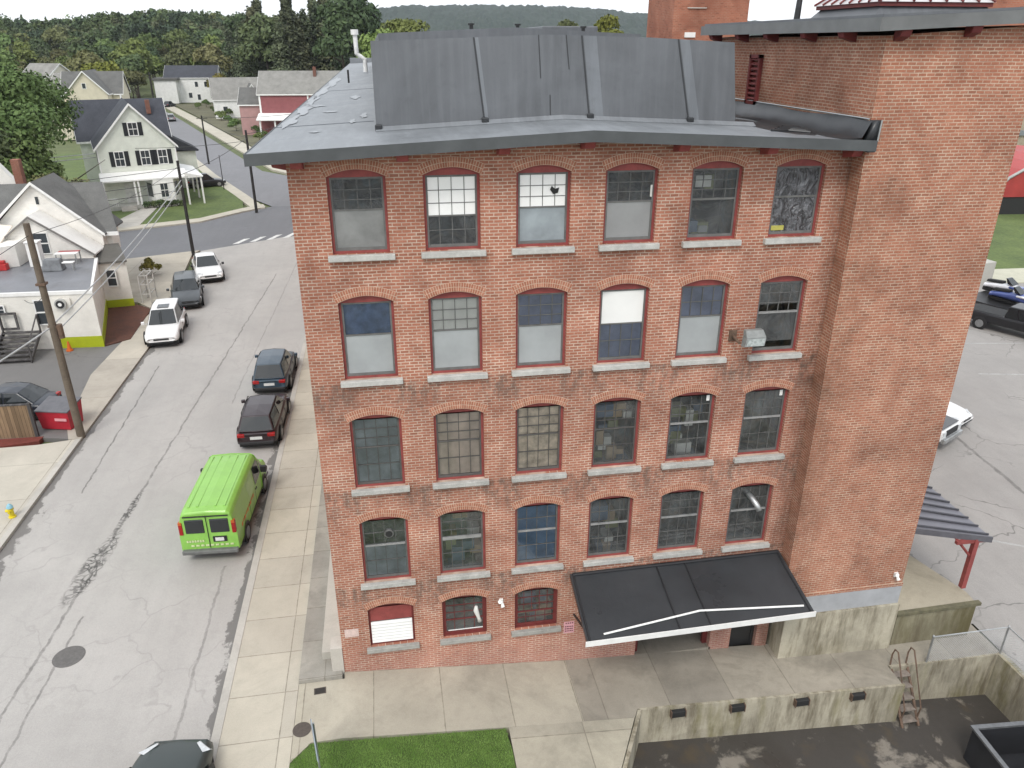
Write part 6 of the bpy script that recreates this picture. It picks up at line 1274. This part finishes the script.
# open dumpster in the well
du = empty('dumpster', (19.6,-4.8,-2.9), R_(-4), 'black open topped steel dumpster in the dock well', 'dumpster')
DM = M('dumpster_paint', (.025,.026,.03), .5, .3, 4, fine=.15); dl, dw, dh, t_ = 2.6, 1.8, 1.35, .06
m = MB(); m.box(-.95,-dw,0,dl,-dw+t_,dh); m.box(-.95,dw-t_-.75,0,dl,dw-.75,dh); m.box(-.95,-dw+t_,0,-.95+t_,dw-t_-.75,dh); m.box(dl-t_,-dw+t_,0,dl,dw-t_-.75,dh); m.box(-.95+t_,-dw+t_,.05,dl-t_,dw-t_-.75,.15); m.build('container', DM, du)
m = MB(); m.box(-1.02,-dw-.05,dh-.02,dl+.05,-dw+.09,dh+.05); m.box(-1.02,dw-.84,dh-.02,dl+.05,dw-.70,dh+.05); m.box(-1.02,-dw+.09,dh-.02,-.88,dw-.84,dh+.05); m.box(dl-.09,-dw+.09,dh-.02,dl+.05,dw-.84,dh+.05); m.build('rim', M('dumpster_rim', (.16,.165,.17), .4, .2, 6, metal=.4), du)
m = MB(); [m.box(-.9,-dw+.3+.22*k,dh+.0,.0+.9,-dw+.3+.22*k+.19,dh+.06) for k in range(5)]; m.build('slatted_lid', DM, du)
# raised pad with standing seam canopy to the right of the tower
pd = empty('concrete_pad', (19.7,1.8,-1.3), 0, 'raised concrete loading pad right of the tower with a stained front', 'pad')
pz = .12
off(MB().prism([(17.93,-.42),(20.95,-.36),(21.0,.1),(19.6,5.2),(17.93,5.2)], -1.6, pz).build('slab', PADC), pd)
off(MB().prism([(18.05,-.50),(20.98,-.44),(20.98,-.37),(18.05,-.43)], -1.5, pz-.10).build('stained_front', concrete_mat('pad_front_concrete', (.27,.25,.17), stain=1., wall=True, moss=(.10,.085,.035))), pd)
off(MB().prism([(18.0,-.56),(21.1,-.5),(21.1,-.34),(18.0,-.40)], pz-.09, pz+.02).build('edge_timber', M('mossy_edge', (.13,.12,.075), .9, .3, 5)), pd)
sc_ = empty('seam_canopy', (19.8,2,1.6), 0, 'grey standing seam canopy held by a red post at the tower', 'canopy')
cq = [(18.0,1.05,2.55),(21.45,.25,2.2),(21.75,4.6,2.05),(18.0,6.4,2.55)]
off(MB().hexa([(x,y,z-.10) for x,y,z in cq], cq).build('deck', M('grey_metal_roof', (.17,.17,.195), .4, .12, 2, metal=.2)), sc_)
for k in range(9):
    u = .03+.94*k/8; a = Vector(cq[0]).lerp(Vector(cq[3]), u); b = Vector(cq[1]).lerp(Vector(cq[2]), u); off(MB().tube([a+Vector((0,0,.03)), b+Vector((0,0,.03))], .035, 6).build('seam', M('seam_dark', (.05,.05,.06), .5)), sc_)
off(MB().hexa([(18.0,.98,2.36),(21.48,.18,2.02),(21.48,.245,2.02),(18.0,1.045,2.36)], [(18.0,.98,2.57),(21.48,.18,2.23),(21.48,.245,2.23),(18.0,1.045,2.57)]).build('edge_trim', M('edge_trim_grey', (.11,.11,.125), .5)), sc_)
off(MB().box(20.95,.28,pz,21.11,.44,2.12).build('post', REDP), sc_); off(MB().tube([(21.03,.36,1.35),(20.3,.5,2.2)], .05, 6).build('brace', REDP), sc_); off(MB().box(20.3,.3,1.98,21.4,.42,2.10).build('beam', REDP), sc_); off(MB().box(17.95,.95,2.05,18.15,1.3,2.5).build('wall_plate', WHITE), sc_)
# ------------------------------------------------------------------ the lot: pickups, snowmobiles
def pickup(label, pm, L=5.7, W=2.0, H=1.9):
    root = empty('pickup_truck', (0,0,0), 0, label, 'pickup truck'); h = W/2
    m = MB(); rings = []
    for x, zb, zt, k in [(-L/2,.55,1.05,.96),(-L/2+.05,.5,1.14,.99),(-.35,.5,1.16,1.),(L*.22,.48,1.16,1.),(L/2-.5,.46,1.12,.98),(L/2-.06,.46,1.04,.94),(L/2,.55,.9,.90)]:
        w_ = h*k; rings.append([(x,-w_*.9,zb),(x,-w_,zb+.1),(x,-w_,zt-.12),(x,-w_*.94,zt),(x,w_*.94,zt),(x,w_,zt-.12),(x,w_,zb+.1),(x,w_*.9,zb)])
    ring_loft(m, rings); m.build('body', pm, root, bevel=.04)
    m = MB(); m.box(-L/2+.12,-h*.84,1.165,-.52,h*.84,1.175); m.build('bed_liner', BLACK, root)
    m = MB(); z0, z1 = 1.13, H; wb0, wt = h*.93, h*.76; xr, xr2, xf2, xf = -.45, -.30, .75, 1.35
    b = [(xr,-wb0,z0),(xf,-wb0,z0),(xf,wb0,z0),(xr,wb0,z0)]; t = [(xr2,-wt,z1),(xf2,-wt,z1),(xf2,wt,z1),(xr2,wt,z1)]; m.hexa(b, t); m.build('cabin', pm, root, bevel=.06)
    q = MB(); quadpanel(q, b[1], b[2], t[2], t[1], .02, .1); q.build('windshield', AGLASS, root); q = MB(); quadpanel(q, b[3], b[0], t[0], t[3], .02, .16); q.build('rear_window', AGLASS, root)
    for s0, s1, u0, u1 in ((0,1,.0,.5),(0,1,.5,1.),):
        for side in (0, 1):
            B0, B1, T0, T1 = (b[0],b[1],t[0],t[1]) if side == 0 else (b[2],b[3],t[2],t[3])
            q = MB(); quadpanel(q, Vector(B0).lerp(Vector(B1),u0), Vector(B0).lerp(Vector(B1),u1), Vector(T0).lerp(Vector(T1),u1), Vector(T0).lerp(Vector(T1),u0), .02, .13); q.build('side_window', AGLASS, root)
    for sy in (-1, 1):
        q = MB(); q.box(L/2-.1,min(sy*h*.62,sy*h*.9),.78,L/2+.015,max(sy*h*.62,sy*h*.9),.98); q.build('headlight', HEADL, root)
        q = MB(); q.box(-L/2-.015,min(sy*h*.8,sy*h*.95),.75,-L/2+.1,max(sy*h*.8,sy*h*.95),1.08); q.build('taillight', TAIL, root)
        q = MB(); q.box(.95,min(sy*(h+.02),sy*(h+.2)),1.18,1.1,max(sy*(h+.02),sy*(h+.2)),1.4); q.build('mirror', TRIM, root)
    MB().box(L/2-.05,-h*.92,.45,L/2+.14,h*.92,.68).build('front_bumper', STEEL, root, bevel=.03); MB().box(-L/2-.14,-h*.9,.5,-L/2+.05,h*.9,.68).build('rear_bumper', DARK, root, bevel=.03); MB().box(L/2-.05,-h*.55,.72,L/2+.02,h*.55,1.0).build('grille', TRIM, root)
    wheels(root, L, W, 3.5, .40, .27); return root
place(pickup('black pickup truck parked at the edge of the lot in front of the snowmobiles', paint('black_truck_paint', (.012,.012,.014))), 45.0,25.7,-62,-1.3)
wt_ = place(pickup('white nosed car with dark hood peeping out behind the tower edge', paint('white_truck_paint', (.72,.72,.72))), 28.0,14.25,-62,-1.3)
place(make_car('parked_car','white car parked beyond the dark hooded pickup at the tower edge','cars in the lot',paint('white_lot_paint', (.74,.74,.73)),'sedan',4.7,1.85,1.48), 30.35, 15.3, -62, -1.3)
MB().hexa([(1.45,-.88,1.17),(2.75,-.82,1.12),(2.75,.82,1.12),(1.45,.88,1.17)], [(1.45,-.84,1.19),(2.72,-.78,1.14),(2.72,.78,1.14),(1.45,.84,1.19)]).build('hood_panel', paint('grey_hood_paint', (.06,.062,.065)), wt_)
def snowmobile(label, c1, c2, x, y, a, z):
    s = empty('snowmobile', (x,y,z), R_(a), label, 'snowmobile')
    m = MB(); rings = []
    for xx, w_, zb, zt in ((-1.5,.28,.35,.62),(-.9,.34,.3,.82),(-.2,.36,.3,.85),(.3,.46,.28,1.05),(.9,.48,.28,.95),(1.35,.30,.34,.62),(1.5,.15,.42,.5)): rings.append([(xx,-w_,zb),(xx,-w_,zt*.8),(xx,-w_*.5,zt),(xx,w_*.5,zt),(xx,w_,zt*.8),(xx,w_,zb)])
    ring_loft(m, rings); m.build('hull', c1, s, smooth=True, sub=1)
    MB().hexa([(-1.4,-.2,.75),(-.1,-.22,.88),(-.1,.22,.88),(-1.4,.2,.75)], [(-1.35,-.16,.95),(-.1,-.18,1.08),(-.1,.18,1.08),(-1.35,.16,.95)]).build('seat', BLACK, s, bevel=.04)
    MB().hexa([(.35,-.4,1.0),(.75,-.4,.98),(.75,.4,.98),(.35,.4,1.0)], [(.1,-.3,1.38),(.2,-.3,1.38),(.2,.3,1.38),(.1,.3,1.38)]).build('windscreen', AGLASS, s); MB().box(.5,-.46,.72,1.3,.46,.86).build('side_stripe', c2, s, bevel=.04)
    for sy in (-.5,.5): MB().tube([(.5,sy,.12),(1.5,sy,.1),(1.75,sy,.3)], .06, 6).build('ski', DARK, s)
    MB().box(-1.6,-.2,.02,.4,.2,.34).build('track', BLACK, s, bevel=.1); MB().tube([(.25,-.38,1.15),(.3,0,1.12),(.25,.38,1.15)], .025, 6).build('handlebar', TRIM, s)
SWH, SBL = paint('snowmobile_white', (.70,.71,.74)), paint('snowmobile_blue', (.06,.09,.27))
snowmobile('blue snowmobile on the trailer just behind the black pickup', SBL, SWH, 47.7,29.4,-70,-.55); snowmobile('white snowmobile with black screen beyond the blue one', SWH, SBL, 48.9,31.5,-72,-.55)
tl = empty('flat_trailer', (48.3,30.4,-1.3), R_(-70), 'low flat trailer carrying two snowmobiles', 'trailer'); MB().box(-2.2,-2.2,.55,2.2,2.2,.72).build('bed', DARK, tl)
for sy in (-2.0,2.0): MB().tube([(0,sy-.12,.33),(0,sy+.12,.33)], .33, 18).build('wheel', TYRE, tl)
tag(MB().prism([(50.4,36.2),(52.3,36.6),(51.9,39.0),(50.0,38.6)], -1.4, .55).build('concrete_block', concrete_mat('block_concrete', (.45,.44,.40), stain=.4), bevel=.04), 'tall pale concrete block standing at the lawn edge of the lot', 'block')
structure(MB().prism([(52.4,36.6),(60,35.4),(61,40),(52.8,40.4)], -1.5, -1.22).build('lawn_slab', concrete_mat('lawn_slab_concrete', (.46,.45,.36), stain=.3)))
rs = empty('red_shelter', (76,62,-1.2), R_(-6), 'red barrel roofed shelter beyond the lawn at the right edge', 'shelter')
m = MB(); k = 12; pr = [(-4.2+0,0)]; arcp = [(math.cos(math.pi*i/k), math.sin(math.pi*i/k)) for i in range(k+1)]
m.add([(6+c*9.5,-1,2.0+s*4.3) for c, s in arcp]+[(6+c*9.5,12,2.0+s*4.3) for c, s in arcp], [(i,i+1,k+2+i,k+1+i) for i in range(k)]+[tuple(reversed(range(k+1)))])
m.build('roof', M('red_shelter_skin', (.36,.045,.04), .5, .15, .6), rs)
m = MB(); m.tube([(6+c*9.6,-1.05,2.0+s*4.4) for c, s in arcp], .16, 6); m.build('edge_trim', M('shelter_trim', (.36,.37,.36), .5), rs)
MB().box(-2.6,-.9,-.9,15,11,1.95).build('base', BLACK, rs)  # solid black box standing in for the dark open space below the roof
ob2 = empty('tan_building', (92,82,-1.2), 0, 'tan building with a white framed window at the right edge', 'building')
MB().box(-10,0,0,14,12,9).build('wall', siding_mat('tan_siding', (.42,.36,.27)), ob2); MB().box(-10.2,-.25,6.4,14.2,-.01,7.1).build('ledge', M('grey_ledge', (.22,.24,.25), .6), ob2)
MB().box(-9.7,-.3,7.1,-3,-.02,10.6).build('window_frame', WHITE, ob2); 
for k in range(3): MB().box(-9.2+2*k,-.34,7.6,-7.6+2*k,-.31,9.9).build('pane', HG, ob2)
far_brick = empty('brick_shed', (83,78,-1.2), 0, 'low brick building edge behind the red shelter', 'building'); MB().box(-4,0,0,3,9,9.8).build('wall', BRICKT, far_brick); MB().box(-4.2,-.2,9.8,3.2,9.2,10.2).build('roof', MONM, far_brick)
# ------------------------------------------------------------------ the air
hm = bpy.data.materials.new('haze_air'); hm.use_nodes = True; ht_ = hm.node_tree; ht_.nodes.remove(ht_.nodes['Principled BSDF'])
pv = ht_.nodes.new('ShaderNodeVolumePrincipled'); pv.inputs['Color'].default_value = (.86,.91,.97,1); pv.inputs['Density'].default_value = .00009; pv.inputs['Anisotropy'].default_value = 0
ht_.links.new(pv.outputs[0], ht_.nodes['Material Output'].inputs['Volume'])
hz_ = MB().box(-1500,-150,-6,3200,3200,170).build('haze', hm); hz_['kind'] = 'stuff'
